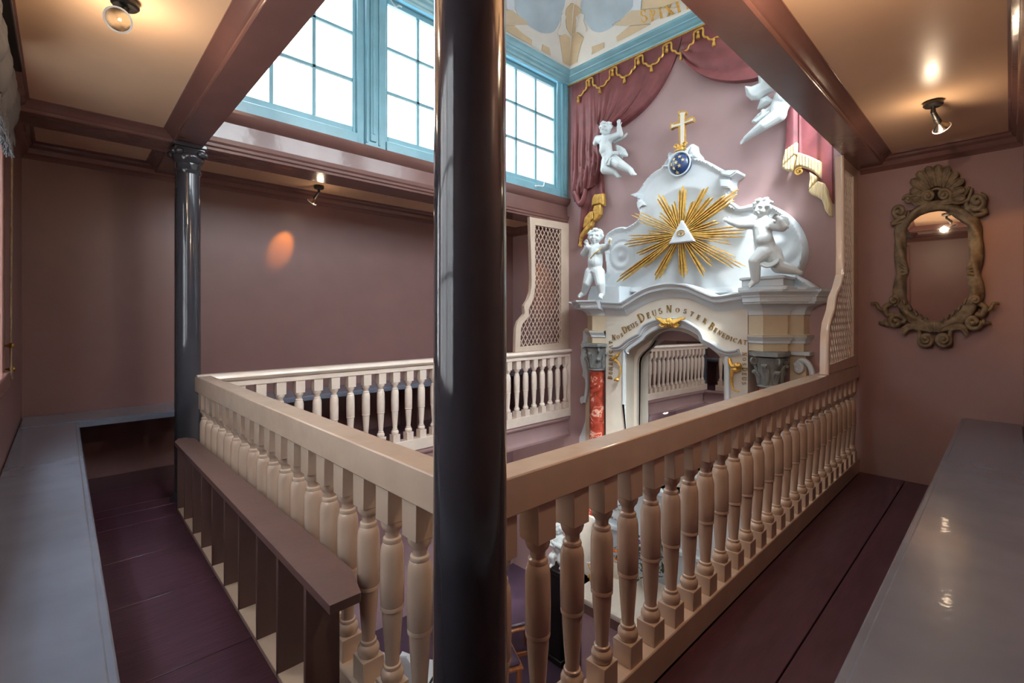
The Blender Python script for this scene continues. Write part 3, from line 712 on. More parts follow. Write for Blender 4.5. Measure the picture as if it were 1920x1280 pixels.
# ---- inscription in serif capitals
GL = {  # strokes: (x0,y0,x1,y1,w) bars or ('a',cx,cy,rx,ry,a0,a1,w) arcs ; width of the letter last
 'B': ([(.16,0,.16,1,.15), ('a',.22,.75,.30,.25,-90,90,.10), ('a',.22,.26,.38,.26,-90,90,.12), (.16,.97,.26,.97,.06), (.16,.52,.26,.52,.06), (.16,.03,.26,.03,.06), (.02,.98,.2,.98,.045), (.02,.02,.2,.02,.045)], .66),
 'E': ([(.16,0,.16,1,.15), (.12,.97,.58,.97,.06), (.16,.51,.48,.51,.06), (.12,.03,.62,.03,.06), (.58,.99,.58,.80,.05), (.48,.62,.48,.40,.05), (.61,.01,.61,.24,.05), (.02,.98,.2,.98,.045), (.02,.02,.2,.02,.045)], .68),
 'N': ([(.14,0,.14,1,.06), (.14,1,.70,0,.14), (.70,0,.70,1,.06), (.02,.98,.2,.98,.045), (.03,.02,.26,.02,.045), (.58,.98,.82,.98,.045)], .86),
 'D': ([(.16,0,.16,1,.15), ('a',.24,.5,.46,.48,-90,90,.12), (.02,.98,.28,.98,.05), (.02,.02,.28,.02,.05)], .76),
 'I': ([(.16,0,.16,1,.15), (.03,.98,.29,.98,.045), (.03,.02,.29,.02,.045)], .36),
 'C': ([('a',.42,.5,.38,.46,50,310,.13), (.66,.98,.66,.72,.05)], .76),
 'A': ([(.06,0,.40,1,.06), (.40,1,.74,0,.14), (.2,.36,.58,.36,.05), (0,.02,.16,.02,.045), (.60,.02,.86,.02,.045)], .84),
 'T': ([(.34,0,.34,1,.15), (.04,.97,.64,.97,.06), (.05,.99,.05,.78,.05), (.63,.99,.63,.78,.05), (.22,.02,.46,.02,.045)], .70),
 'O': ([('a',.43,.5,.37,.46,0,360,.12)], .88),
 'S': ([('a',.32,.735,.20,.22,30,275,.11), ('a',.32,.28,.23,.25,-150,92,.12), (.50,.98,.50,.76,.05), (.09,.02,.09,.26,.05)], .62),
 'U': ([(.15,1,.15,.32,.14), ('a',.41,.32,.26,.29,180,360,.10), (.67,.32,.67,1,.06), (.02,.98,.28,.98,.045), (.56,.98,.80,.98,.045)], .84),
 'R': ([(.16,0,.16,1,.15), ('a',.22,.74,.30,.25,-90,90,.10), (.32,.5,.68,0,.14), (.02,.98,.26,.98,.045), (.02,.02,.29,.02,.045), (.58,.02,.78,.02,.045), (.16,.5,.3,.5,.05)], .76),
 'P': ([(.16,0,.16,1,.15), ('a',.22,.72,.32,.27,-90,90,.11), (.02,.98,.26,.98,.05), (.02,.02,.30,.02,.045), (.16,.46,.26,.46,.05)], .62),
 'X': ([(.12,1,.66,0,.15), (.66,1,.12,0,.06), (.02,.98,.28,.98,.045), (.56,.98,.78,.98,.045), (.02,.02,.26,.02,.045), (.54,.02,.80,.02,.045)], .82),
}
def glyph(ch, h, o, e1, e2, nrm, th):
    # o origin, e1 along text, e2 letter up, nrm outward
    mb = MB()
    P = lambda x, y: o + e1*(x*h) + e2*(y*h) + nrm*(th/2)
    for st in GL[ch][0]:
        if st[0] == 'a':
            _, cx, cy, rx, ry, a0, a1, w = st; n = max(6, int(abs(a1-a0)/24)); L = []
            for k in range(n+1):
                a = math.radians(a0+(a1-a0)*k/n); ww = w*1.3*(.55+.55*abs(math.cos(a)))/2
                L.append((P(cx+(rx+ww)*math.cos(a), cy+(ry+ww*.6)*math.sin(a)), P(cx+(rx-ww)*math.cos(a), cy+(ry-ww*.6)*math.sin(a))))
            V = [[mb.bm.verts.new(q+nrm*s_) for q in pr for s_ in (-th/2, th/2)] for pr in L]
            for A, B in zip(V, V[1:]):
                for i, j in ((0,1), (1,3), (3,2), (2,0)): mb.bm.faces.new((A[i], A[j], B[j], B[i]))
        else:
            x0, y0, x1, y1, w = st; w = w*1.25+.01; mb.bar(P(x0,y0), P(x1,y1), w*h, th, nrm)
    return mb
def word(text, path, hb, hs, x, parent, m='goldletter', gap=.10, th=.006, nrm=Vector((-1,0,0)), fit=True):
    # path: points (y, z) of the baseline; reads along the path
    P3 = [Vector((x, p[0], p[1])) if len(p) == 2 else Vector(p) for p in path]
    P3 = smooth_path(P3, 8) if len(P3) > 2 else P3
    S = [0]
    for a, b in zip(P3, P3[1:]): S.append(S[-1]+(b-a).length)
    def at(s):
        s = max(0, min(S[-1]-1e-6, s))
        for i in range(len(P3)-1):
            if S[i+1] >= s: return P3[i].lerp(P3[i+1], (s-S[i])/(S[i+1]-S[i])), (P3[i+1]-P3[i]).normalized()
    hts = [hb if i == 0 or c.isupper() and i == 0 else hs for i, c in enumerate(text)]
    tot = sum(GL[c][1]*h for c, h in zip(text, hts)); k = (S[-1]-tot)/max(1, len(text)-1)
    s = 0
    for c, h in zip(text, hts):
        w_ = GL[c][1]*h; p, t = at(s+w_/2); p0 = p - t*(w_/2); up = nrm.cross(t).normalized()
        if up.dot(Vector((0,0,1))) < 0 and False: up = -up
        glyph(c, h, p0, t, up, nrm, th).build('letter', m, parent)
        s += w_+k
X_ = 4.328
ins = empty('inscription', (0,0,0)); ins.parent = altar; ins.matrix_parent_inverse = altar_inv
k2 = 0.00145; k3 = 0.00119
word('BENEDICAT', [(2.974,0.545),(2.968,0.965)], 38*k2, 30*k2, X_, ins)
word('NOS', [(2.975,0.976),(2.911,0.984),(2.831,1.021)], 38*k2, 28*k2, X_, ins)
word('DEUS', [(2.821,1.045),(2.746,1.086),(2.648,1.139)], 50*k2, 36*k2, X_, ins)
word('DEUS', [(2.627,1.164),(2.528,1.213),(2.378,1.262)], 62*k2, 40*k2, X_, ins)
word('NOSTER', [(2.340,1.270),(2.239,1.269),(2.158,1.261),(2.065,1.222),(1.947,1.161)], 58*k3, 38*k3, X_, ins)
word('BENEDICAT', [(1.922,1.126),(1.863,1.088),(1.767,1.028),(1.674,0.996),(1.584,0.981)], 54*k3, 34*k3, X_, ins)
word('NOS', [(1.617,0.916),(1.617,0.805)], 30*k3, 26*k3, X_, ins)
word('DEUS', [(1.619,0.785),(1.622,0.635)], 36*k3, 30*k3, X_, ins)
# pedestals for the statues, lower body of the altar
apart(MB().box(4.17, 4.50, 1.22, 1.60, 1.44, 1.475, .006).box(4.19, 4.50, 1.25, 1.575, 1.475, 1.535, .006).box(4.175, 4.50, 1.235, 1.59, 1.535, 1.56, .006), 'statue_pedestal', 'white')
ped = [(3.253,1.380),(3.232,1.485),(3.205,1.511),(3.194,1.561),(3.164,1.565),(3.031,1.559),(2.828,1.549),(2.828,1.460),(2.828,1.371)]
apart(MB().prism(ped, 'x', 4.24, 4.50, .008), 'statue_pedestal', 'white')
lb = MB(); lb.box(4.16, 4.33, 1.55, 3.05, -1.6, -.42, .01); lb.box(4.10, 4.33, 1.50, 3.10, -.48, -.42, .012); lb.box(4.12, 4.33, 1.52, 3.08, -.98, -.93, .01)
apart(lb, 'retable_base', 'bluewhite')
for y in (1.62, 2.12, 2.62): apart(MB().box(4.145, 4.165, y, y+.36, -.88, -.56, .012), 'retable_panel', 'white')
lf = MB()
for i in range(60):
    y, z = R.uniform(2.63,2.96), R.uniform(-.87,-.57); a = R.uniform(0, 6.28)
    lf.capsule((4.142, y, z), (4.138, y+.02*math.cos(a), z+.02*math.sin(a)), .007, .003, 6)
apart(lf, 'retable_flower_relief', 'capital', kind='stuff')
apart(MB().box(4.18, 4.33, 1.3, 3.3, LOW, -1.60, .01), 'altar_plinth', 'stone')

# ------------------------------------------------------------------ sunburst with the eye in the triangle
sb = empty('sunburst', (4.40, 2.25, 2.0)); tag(sb, 'gilded sunburst of staggered rays around a white triangle with eye', 'sunburst')
sbi = Matrix.Translation((-4.40, -2.25, -2.0))
def spart(mb, name, m, smooth=40):
    o = mb.build(name, m, sb, smooth); o.matrix_parent_inverse = sbi; return o
ctr = [(2.198,2.024)][0]
tips = [(2.183,2.521),(2.054,2.358),(1.934,2.470),(1.880,2.361),(1.623,2.371),(1.812,2.106),(1.550,1.975),(1.570,1.943),(1.691,1.881),(1.573,1.630),(1.872,1.683),(1.953,1.585),(2.175,1.578),(2.494,1.577),(2.651,1.717),(2.983,1.581),(2.726,1.865),(2.881,1.998),(2.831,2.075),(2.782,2.332),(2.593,2.106),(2.452,2.280),(2.461,2.488),(2.295,2.378)]
wid = [5,3,4,2,6,4,6,3,4,6,3,4,5,5,3,5,4,5,3,6,3,3,5,3]
for i, ((ty, tz), n) in enumerate(zip(tips, wid)):
    d = Vector((0, ty-ctr[0], tz-ctr[1])); L = d.length; d.normalize(); s_ = d.cross(Vector((1,0,0))).normalized()
    n = max(2, round(n*.62))
    for k in range(n):
        j = k-(n-1)/2; ln = L*(1-.12*abs(j)-(.05 if k % 2 else 0)); w = .0185
        c0 = Vector((4.36, ctr[0], ctr[1])) + s_*(j*.0135)
        base = c0 + d*.05; tip = c0 + d*ln + s_*(j*.017); pk = 1-.25*abs(j)/max(1, n/2)
        mid = base.lerp(tip, .93); mb = MB(); h = .020+.014*pk
        rings = []
        for c_, ww, hh in ((base, w*.55, h), (base.lerp(tip,.5), w*.8, h), (mid, w*.62, h*.7), (tip, .003, .004)):
            rings.append([mb.bm.verts.new(c_+s_*ww*.5+Vector((.012,0,0))), mb.bm.verts.new(c_+s_*ww*.28-Vector((hh,0,0))), mb.bm.verts.new(c_-s_*ww*.28-Vector((hh,0,0))), mb.bm.verts.new(c_-s_*ww*.5+Vector((.012,0,0)))])
        for A, B in zip(rings, rings[1:]):
            for q in range(4): mb.bm.faces.new((A[q], A[(q+1) % 4], B[(q+1) % 4], B[q]))
        mb.bm.faces.new(rings[0][::-1]); mb.bm.faces.new(rings[-1])
        spart(mb, 'ray', 'gold', 25)
spart(MB().lathe([(0,0), (.07,0), (.06,.03), (0,.04)], 20, (4.37, ctr[0], ctr[1]), (-1,0,0)), 'hub', 'gold')
tri = [(2.165,2.150),(2.043,1.938),(2.295,1.938)]
spart(MB().prism(tri, 'x', 4.285, 4.34, .006), 'triangle', 'white')
ec = [(2.166,2.017)][0]; ek = 0.00159
al = [(ec[0]+26*ek*math.cos(a), ec[1]+(15 if math.sin(a) > 0 else 12)*ek*math.sin(a)*abs(math.sin(a))**.3) for a in [i*PI/10 for i in range(20)]]
al2 = [(ec[0]+(y-ec[0])*.72, ec[1]+(z-ec[1])*.66) for y, z in al]
spart(MB().ring(al, al2, 'x', 4.276, 4.287), 'eyelid', 'goldtrim'); spart(MB().prism(al2, 'x', 4.281, 4.287), 'eye_white', 'white')
spart(MB().lathe([(0,.004), (5*ek,.003), (6*ek,0)], 14, (4.281, ec[0], ec[1]), (-1,0,0)), 'iris', 'eye')
br = [(4.28, ec[0]+28*ek*math.cos(a), ec[1]+20*ek*math.sin(a)+2*ek) for a in [PI*(.15+.7*i/10) for i in range(11)]]
spart(MB().tube(br, .0035, 5), 'eyebrow', 'goldtrim')

# ------------------------------------------------------------------ globe with cross on top
cr_ = empty('cross', (4.44, 2.25, 2.5)); tag(cr_, 'gilt edged cross rising from the starry blue globe', 'cross'); cri = Matrix.Translation((-4.44, -2.25, -2.5))
def cpart(mb, name, m):
    o = mb.build(name, m, cr_); o.matrix_parent_inverse = cri; return o
co = [(2.276,3.258),(2.263,3.266),(2.245,3.257),(2.217,3.250),(2.190,3.243),(2.190,3.224),(2.205,3.208),(2.205,3.154),(2.179,3.155),(2.146,3.167),(2.125,3.175),(2.112,3.150),(2.116,3.116),(2.137,3.125),(2.205,3.120),(2.209,2.958),(2.209,2.902),(2.260,2.916),(2.263,3.117),(2.323,3.118),(2.352,3.108),(2.361,3.133),(2.352,3.172),(2.323,3.158),(2.264,3.160),(2.263,3.226)]
cpart(MB().prism(co, 'x', 4.43, 4.475, .004), 'cross_body', 'goldtrim')
cc_ = (sum(p[0] for p in co)/len(co), sum(p[1] for p in co)/len(co))
ci = [(2.254,3.238),(2.235,3.239),(2.207,3.232),(2.192,3.229),(2.205,3.204),(2.205,3.137),(2.160,3.138),(2.118,3.151),(2.113,3.123),(2.130,3.126),(2.205,3.123),(2.209,2.904),(2.240,2.912),(2.243,3.118),(2.312,3.120),(2.337,3.116),(2.340,3.143),(2.330,3.149),(2.307,3.139),(2.245,3.137),(2.243,3.214)]
cpart(MB().prism(ci, 'x', 4.424, 4.431), 'cross_face', 'stone')
gs2 = 0.00091; sc_ = [(2.240,2.896)][0]
m = MB()
for s_ in (1, -1):
    m.tube([(4.42, sc_[0]-s_*(45+30*(1-t/10)*math.cos(t))*gs2, sc_[1]+(20+30*(1-t/10)*math.sin(t))*gs2) for t in [.6*j for j in range(14)]], 8*gs2, 6)
    m.tube([(4.42, sc_[0]-s_*x*gs2, sc_[1]+z*gs2) for x, z in ((5,20), (30,-15), (60,-25), (70,-45))], [10*gs2,9*gs2,7*gs2,4*gs2], 6)
m.ell((4.42, sc_[0], sc_[1]-20*gs2), (.02, 40*gs2, 26*gs2)); cpart(m, 'gilt_scrolls', 'gold')
gl_ = empty('globe', (4.44, 2.25, 2.4)); tag(gl_, 'dark blue globe with gold stars in a white shell cartouche', 'globe'); gli = Matrix.Translation((-4.44, -2.25, -2.4))
def gpart(mb, name, m):
    o = mb.build(name, m, gl_); o.matrix_parent_inverse = gli; return o
gC = [(2.244,2.732)][0]; ry, rz_, rx = 116*gs2, 120*gs2, .075
gpart(MB().ell((4.44, gC[0], gC[1]), (rx, ry, rz_), None, 28, 18), 'globe_ball', 'globe')
for u, v in ((740,690), (805,677), (710,742), (770,735), (842,718), (740,787), (805,776), (868,668), (770,835)):
    y = gC[0]-(u-785)*gs2; z = gC[1]-(v-742)*gs2; q = 1-((y-gC[0])/ry)**2-((z-gC[1])/rz_)**2
    if q <= 0: continue
    x = 4.44-rx*math.sqrt(q)
    nv = Vector((-(rx*math.sqrt(q))/rx**2, (y-gC[0])/ry**2, (z-gC[1])/rz_**2)).normalized(); t1 = nv.cross(Vector((0,0,1))).normalized(); t2 = nv.cross(t1)
    st = [Vector((x, y, z)) + (t1*math.cos(a)+t2*math.sin(a))*(23*gs2 if i % 2 == 0 else 9*gs2) for i, a in enumerate([2*PI*k/10-PI/2 for k in range(10)])]
    gpart(MB().poly3(st, nv, .004), 'star', 'paleg')
ca = [(2.463,2.762),(2.447,2.786),(2.406,2.777),(2.392,2.822),(2.406,2.872),(2.402,2.897),(2.377,2.896),(2.350,2.871),(2.303,2.885),(2.245,2.877),(2.200,2.887),(2.160,2.918),(2.128,2.910),(2.112,2.843),(2.073,2.789),(2.070,2.744),(2.114,2.741),(2.151,2.701),(2.192,2.629),(2.293,2.631),(2.362,2.674),(2.402,2.722)]
ca = [(p[0], p[1]) for p in smooth_path([(y, z, 0) for y, z in ca], 4, True)]
def h_ca(y, z, d):
    r = math.hypot((y-gC[0])/ry, (z-gC[1])/rz_)
    return .10+.04*min(1, d/.02)-(.09 if r < 1 else 0)+.012*math.sin(14*math.atan2(z-gC[1], y-gC[0]))*(r > 1.1)
gpart(MB().tube([(4.405, gC[0]+ry*1.06*math.cos(a), gC[1]+rz_*1.06*math.sin(a)) for a in [2*PI*i/32 for i in range(32)]], .008, 6, None, True), 'ring', 'bluewhite')
o = relief(ca, XA-.003, h_ca, .009, 'shell_cartouche', 'white', gl_, smooth=70); o.matrix_parent_inverse = gli

# ------------------------------------------------------------------ stucco children: one continuous body each
DENTS = []
def head(mb, c, r, face, up):
    # c head centre, r radius, face = direction the face looks, up = crown direction
    f = Vector(face).normalized(); u = Vector(up); u = (u-f*u.dot(f)).normalized(); s = u.cross(f)
    m = Matrix((s, f, u)).transposed(); c = Vector(c)
    P = lambda a, b, d: c + s*(a*r) + f*(b*r) + u*(d*r)
    mb.ell(c, (r*.90, r*.98, r*1.05), m, 16, 12)
    mb.ell(P(0,.22,-.45), (r*.66, r*.66, r*.58), m); mb.ell(P(0,.62,-.82), (r*.26, r*.24, r*.2), m)
    for q in (-1, 1):
        mb.ell(P(.42*q,.58,-.38), (r*.33, r*.28, r*.30), m); mb.ell(P(.36*q,.84,.16), (r*.30, r*.13, r*.10), m)
        mb.ell(P(.36*q,.80,-.03), (r*.17, r*.12, r*.11), m); mb.ell(P(.92*q,-.05,-.12), (r*.10, r*.20, r*.26), m)
    mb.capsule(P(0,.92,.10), P(0,1.12,-.24), r*.085, r*.16, 8)
    mb.ell(P(0,.93,-.50), (r*.22, r*.10, r*.06), m); mb.ell(P(0,.90,-.62), (r*.19, r*.11, r*.07), m)
    DENTS.extend([(P(.36*q,.90,.02), r*.25, f*(r*.17)) for q in (-1, 1)] + [(P(0,1.02,-.565), r*.16, f*(r*.09))])
    return P, m, r
def curls(mb, P, m, r, seed, n=26):
    rr = random.Random(seed)
    for i in range(n):
        a = rr.uniform(0, 2*PI); d = rr.uniform(.05, 1.0)
        x, y = math.cos(a)*math.sqrt(1-d*d*.8), math.sin(a)*math.sqrt(1-d*d*.8)
        if y > .45 and d < .62: continue
        q = rr.uniform(.20, .32)
        mb.ell(P(x*.92, y*.98-.06, d*.98+.06), (r*q, r*q, r*q*.7), m, 8, 6)
    for q in (-1, 1): mb.ell(P(.80*q, .25, .35), (r*.26, r*.26, r*.34), m, 8, 6); mb.ell(P(.86*q, -.1, -.1), (r*.24, r*.3, r*.36), m, 8, 6)
    mb.ell(P(.12, .74, .86), (r*.30, r*.24, r*.22), m, 8, 6)
def hand(mb, w, d, side, r, curl=.3):
    # palm from the wrist w along d, five fingers spread across side
    w = Vector(w); d = Vector(d).normalized(); s = Vector(side); s = (s-d*s.dot(d)).normalized(); n = d.cross(s)
    pc = w + d*r*1.1
    mb.capsule(w, pc+d*r*.3, r*.8, r*.85, 8)
    for i, L in enumerate((1.25, 1.5, 1.4, 1.1)):
        b = pc + s*((i-1.5)*.52*r) + d*r*.6; k = b + d*L*.7*r + n*curl*.5*r + s*((i-1.5)*.10*r); e = k + d*L*.6*r*(1-curl) + n*curl*r
        mb.capsule(b, k, r*.27, r*.25, 6); mb.capsule(k, e, r*.25, r*.20, 6)
    b = w + s*(.75*r) + d*r*.4; k = b + (d*.6+s*.8)*r*.9; mb.capsule(b, k, r*.32, r*.28, 6); mb.capsule(k, k+(d*.9+s*.2)*r*.7, r*.28, r*.2, 6)
def foot(mb, a, d, up, r):
    a = Vector(a); d = Vector(d).normalized(); u = Vector(up); s = d.cross(u).normalized()
    mb.capsule(a, a+d*r*2.0-u*r*.25, r*1.0, r*.8, 10)
    for i in range(5): t = a+d*(2.7-.16*abs(i-.8))*r-u*r*.35+s*((i-2)*.36*r); mb.ell(t, (r*(.32 if i else .4),)*3, None, 6, 5)
def finish(mb, name, parent, voxel, m='sculpt', smooth_it=4, inv=None):
    o = bpy.data.objects.new('tmp', mb.mesh('tmp', 0)); COL.objects.link(o)
    md = o.modifiers.new('r', 'REMESH'); md.mode = 'VOXEL'; md.voxel_size = voxel; md.use_smooth_shade = True
    sm = o.modifiers.new('s', 'SMOOTH'); sm.factor = .5; sm.iterations = smooth_it
    dg = bpy.context.evaluated_depsgraph_get(); me = bpy.data.meshes.new_from_object(o.evaluated_get(dg)); bpy.data.objects.remove(o)
    me.name = name; me.materials.clear(); me.materials.append(M[m])
    for c_, q, d_ in DENTS:                          # eye hollows and mouth
        for v in me.vertices:
            e = (v.co-c_).length
            if e < q: v.co -= d_*(1-(e/q)**2)
    DENTS.clear()
    for p in me.polygons: p.use_smooth = True
    n = bpy.data.objects.new(name, me); COL.objects.link(n)
    if parent: n.parent = parent
    if inv: n.matrix_parent_inverse = inv
    return n
def chain(mb, pts):
    for a, b in zip(pts, pts[1:]): mb.capsule(a[:3], b[:3], a[3], b[3], 12)
def V3(p): return Vector(p[:3])
def torso(mb, F, front):
    f = Vector(front)
    c, b, h = F['chest'], F['belly'], F['hip']
    chain(mb, [F['neck'], c]); chain(mb, [c, b, h]); chain(mb, [F['sl'], c, F['sr']]); chain(mb, [F['hl'], h, F['hr']])
    mb.ell(V3(b)+f*b[3]*.22, (b[3]*.95,)*3, None, 14, 10)
    s = (V3(F['sl'])-V3(F['sr'])).normalized()
    for q in (-1, 1): mb.ell(V3(c)+s*q*c[3]*.5+f*c[3]*.62-Vector((0,0,c[3]*.1)), (c[3]*.42,)*3, None, 10, 8)
    mb.ell(V3(b)+f*b[3]*1.02-Vector((0,0,b[3]*.2)), (b[3]*.10,)*3, None, 6, 5)
def feathers(pts_root, tips, name, parent, th=.006, m='sculpt', inv=None, w=.022):
    # a wing: overlapping tapered feathers from points along the root to the tips
    mb = MB(); mb2 = []
    for i, (a, b) in enumerate(zip(pts_root, tips)):
        a, b = Vector(a), Vector(b); d = b-a; s = d.cross(Vector((1,0,0))).normalized(); n = s.cross(d).normalized()
        o = Vector((-.0035*(i % 3), 0, 0)); L = []
        for t, ww in ((0,.6), (.3,1), (.7,1), (.9,.75), (1,.15)): L.append((a+d*t+s*w*ww+o, a+d*t-s*w*ww+o))
        poly = [p for p, q in L]+[q for p, q in L][::-1]
        f_ = MB().poly3(poly, (-1,0,0), th); o_ = f_.build('feather', m, parent)
        if inv: o_.matrix_parent_inverse = inv
# ---- right cherub, one knee on the pedestal
F = {'head':(4.100,1.378,2.102,0.0711),'neck':(4.110,1.376,2.037,0.0404),'chest':(4.100,1.385,1.952,0.0679),'belly':(4.100,1.370,1.845,0.0726),'hip':(4.120,1.349,1.761,0.0709),'sl':(4.080,1.430,1.976,0.0406),'el':(4.070,1.534,1.984,0.0347),'wl':(4.070,1.625,2.029,0.0252),'sr':(4.100,1.317,1.963,0.0479),'er':(4.080,1.229,1.931,0.0422),'wr':(4.050,1.232,1.974,0.0280),'hl':(4.080,1.369,1.735,0.0643),'kl':(4.040,1.415,1.675,0.0483),'al':(4.070,1.420,1.524,0.0340),'fl':(4.060,1.427,1.467,0.0291),'hr':(4.140,1.318,1.735,0.0740),'kr':(4.140,1.271,1.627,0.0558),'ar':(4.180,1.175,1.591,0.0347),'fr':(4.180,1.140,1.569,0.0251)}
t = empty('cherub_statue', (4.10, 1.40, 1.56)); tag(t, 'white winged cherub kneeling on the pedestal at the right of the sunburst', 'statue', 'white stucco cherubs'); ti = Matrix.Translation((-4.10,-1.40,-1.56))
mb = MB(); torso(mb, F, (-.8,-.5,0))
chain(mb, [F['sl'], F['el'], F['wl']]); hand(mb, F['wl'][:3], V3(F['wl'])-V3(F['el']), (0,0,1), F['wl'][3]*.8)
chain(mb, [F['sr'], F['er'], F['wr']]); hand(mb, F['wr'][:3], (-.3,.5,.6), (0,.7,-.6), F['wr'][3]*.8, .7)
chain(mb, [F['hl'], F['kl'], F['al']]); foot(mb, F['al'][:3], (-.35,.55,-.6), (-.3,0,.9), F['al'][3]*.8)
chain(mb, [F['hr'], F['kr'], F['ar']]); foot(mb, F['ar'][:3], (.3,-.8,-.3), (.3,.1,.8), F['ar'][3]*.7)
P_, m_, r_ = head(mb, F['head'][:3], F['head'][3], (-.85,.30,-.12), (0,0,1)); curls(mb, P_, m_, r_, 3)
finish(mb, 'body', t, .0048, inv=ti)
wr = [(1.299,1.993),(1.291,2.008),(1.277,2.013),(1.262,2.011)]; wt = [(1.216,1.930),(1.209,1.961),(1.216,1.998),(1.245,2.038)]
feathers([(4.16,)+tuple(p) for p in wr], [(4.20,)+tuple(p) for p in wt], 'wing', t, inv=ti, w=.02)
cl = MB(); lc = [(1.385,1.679),(1.336,1.647),(1.285,1.651),(1.239,1.682)]
for k in range(3): cl.tube(smooth_path([(4.06-.01*k, y, z-.012*k) for y, z in lc], 4), .010, 6)
o = cl.build('loincloth', 'sculpt', t); o.matrix_parent_inverse = ti
# ---- left cherub, standing
F = {'head':(4.160,3.076,2.089,0.0775),'neck':(4.170,3.086,2.012,0.0432),'chest':(4.160,3.072,1.929,0.0753),'belly':(4.160,3.076,1.816,0.0818),'hip':(4.170,3.089,1.737,0.0777),'sl':(4.150,3.158,1.967,0.0457),'el':(4.130,3.207,1.915,0.0371),'wl':(4.090,3.122,1.975,0.0300),'sr':(4.160,2.985,1.957,0.0446),'er':(4.140,2.904,1.957,0.0335),'wr':(4.110,2.862,1.981,0.0249),'hl':(4.150,3.127,1.706,0.0671),'kl':(4.120,3.153,1.592,0.0498),'al':(4.160,3.227,1.494,0.0352),'hr':(4.150,3.022,1.694,0.0661),'kr':(4.120,2.978,1.573,0.0528),'ar':(4.140,2.976,1.468,0.0339)}
t = empty('cherub_statue', (4.16, 3.1, 1.40)); tag(t, 'white cherub standing at the left end of the altar cornice with gold strap', 'statue', 'white stucco cherubs'); ti = Matrix.Translation((-4.16,-3.1,-1.40))
mb = MB(); torso(mb, F, (-.9,-.4,0))
chain(mb, [F['sl'], F['el'], F['wl']]); hand(mb, F['wl'][:3], (-.1,.25,.9), (0,1,0), F['wl'][3]*.8)
chain(mb, [F['sr'], F['er'], F['wr']]); hand(mb, F['wr'][:3], (-.3,-.3,.8), (0,-1,0), F['wr'][3]*.8, .6)
chain(mb, [F['hl'], F['kl'], F['al']]); foot(mb, F['al'][:3], (-.6,.4,-.45), (-.2,0,1), F['al'][3]*.85)
chain(mb, [F['hr'], F['kr'], F['ar']]); foot(mb, F['ar'][:3], (-.7,-.2,-.45), (-.2,0,1), F['ar'][3]*.85)
P_, m_, r_ = head(mb, F['head'][:3], F['head'][3], (-.85,-.40,-.05), (0,-.12,1)); curls(mb, P_, m_, r_, 5)
finish(mb, 'body', t, .0048, inv=ti)
st = [(2.928,1.951),(2.957,1.923),(3.001,1.896),(3.040,1.868),(3.073,1.847)]
o = MB().tube(smooth_path([(4.05+.012*abs(i-2), p[0], p[1]) for i, p in enumerate(st)], 4), .007, 6).build('strap', 'paleg', t); o.matrix_parent_inverse = ti
gh = [(2.834,1.998)][0]
o = MB().capsule((4.08, gh[0], gh[1]-.02), (4.07, gh[0]-.01, gh[1]+.015), .008, .012).build('held_ornament', 'paleg', t); o.matrix_parent_inverse = ti
# ---- flying cherub in front of the left curtain
F = {'head':(4.400,3.110,3.327,0.0698),'neck':(4.440,3.144,3.279,0.0423),'chest':(4.440,3.144,3.208,0.0688),'belly':(4.430,3.130,3.101,0.0708),'hip':(4.440,3.103,3.013,0.0650),'sl':(4.440,3.247,3.259,0.0411),'el':(4.460,3.293,3.231,0.0334),'sr':(4.440,3.047,3.221,0.0400),'er':(4.420,2.936,3.221,0.0350),'wr':(4.420,2.951,3.310,0.0252),'hl':(4.440,3.130,2.971,0.0591),'kl':(4.390,3.112,2.866,0.0530),'al':(4.430,3.004,2.815,0.0342),'hr':(4.430,3.030,2.965,0.0621),'kr':(4.390,2.916,2.879,0.0542),'ar':(4.410,2.798,2.791,0.0342)}
t = empty('angel_relief', (4.45, 3.2, 2.9)); tag(t, 'white stucco angel with small wings flying against the left maroon curtain', 'angel', 'flying stucco angels'); ti = Matrix.Translation((-4.45,-3.2,-2.9))
mb = MB(); torso(mb, F, (-1,-.1,0))
chain(mb, [F['sl'], F['el']]); chain(mb, [F['sr'], F['er'], F['wr']]); hand(mb, F['wr'][:3], (-.1,0,1), (0,-1,0), F['wr'][3]*.9, .2)
chain(mb, [F['hl'], F['kl'], F['al']]); foot(mb, F['al'][:3], (-.1,-.7,-.6), (-.5,-.2,.8), F['al'][3]*.9)
chain(mb, [F['hr'], F['kr'], F['ar']]); foot(mb, F['ar'][:3], (-.3,-.6,-.55), (-.5,-.4,.75), F['ar'][3]*.95)
P_, m_, r_ = head(mb, F['head'][:3], F['head'][3], (-.98,.02,-.1), (0,.05,1)); curls(mb, P_, m_, r_, 9)
for pts in ('',):
    pass
finish(mb, 'body', t, .0048, inv=ti)
for nm, pts in (('wing', [(3.078,3.189),(3.045,3.206),(2.973,3.219),(2.896,3.246),(2.889,3.232),(2.921,3.202),(2.973,3.186),(3.025,3.175),(3.065,3.169)]), ('wing', [(3.051,3.143),(3.025,3.148),(2.966,3.113),(2.921,3.074),(2.886,3.004),(2.892,2.981),(2.921,2.983),(2.950,2.993),(2.953,2.977),(2.985,3.004),(3.025,3.058)])):
    o = relief([(p[0], p[1]) for p in pts], 4.50, lambda y, z, d: .012+.02*min(1, d/.02)+.003*math.sin(160*(y+z)), .007, nm, 'sculpt', t, smooth=70); o.matrix_parent_inverse = ti
lo = [(3.087,2.935),(3.034,2.977),(2.982,3.003),(2.931,2.993)]
cl = MB()
for k in range(3): cl.tube(smooth_path([(4.355+.015*abs(i-1.5)+.0*k, p[0], p[1]+.010*k) for i, p in enumerate(lo)], 4), .010, 6)
dl = [(3.018,2.968),(3.034,2.933),(3.047,2.895)]
cl.tube(smooth_path([(4.36,)+tuple(p) for p in dl], 4), .014, 6)
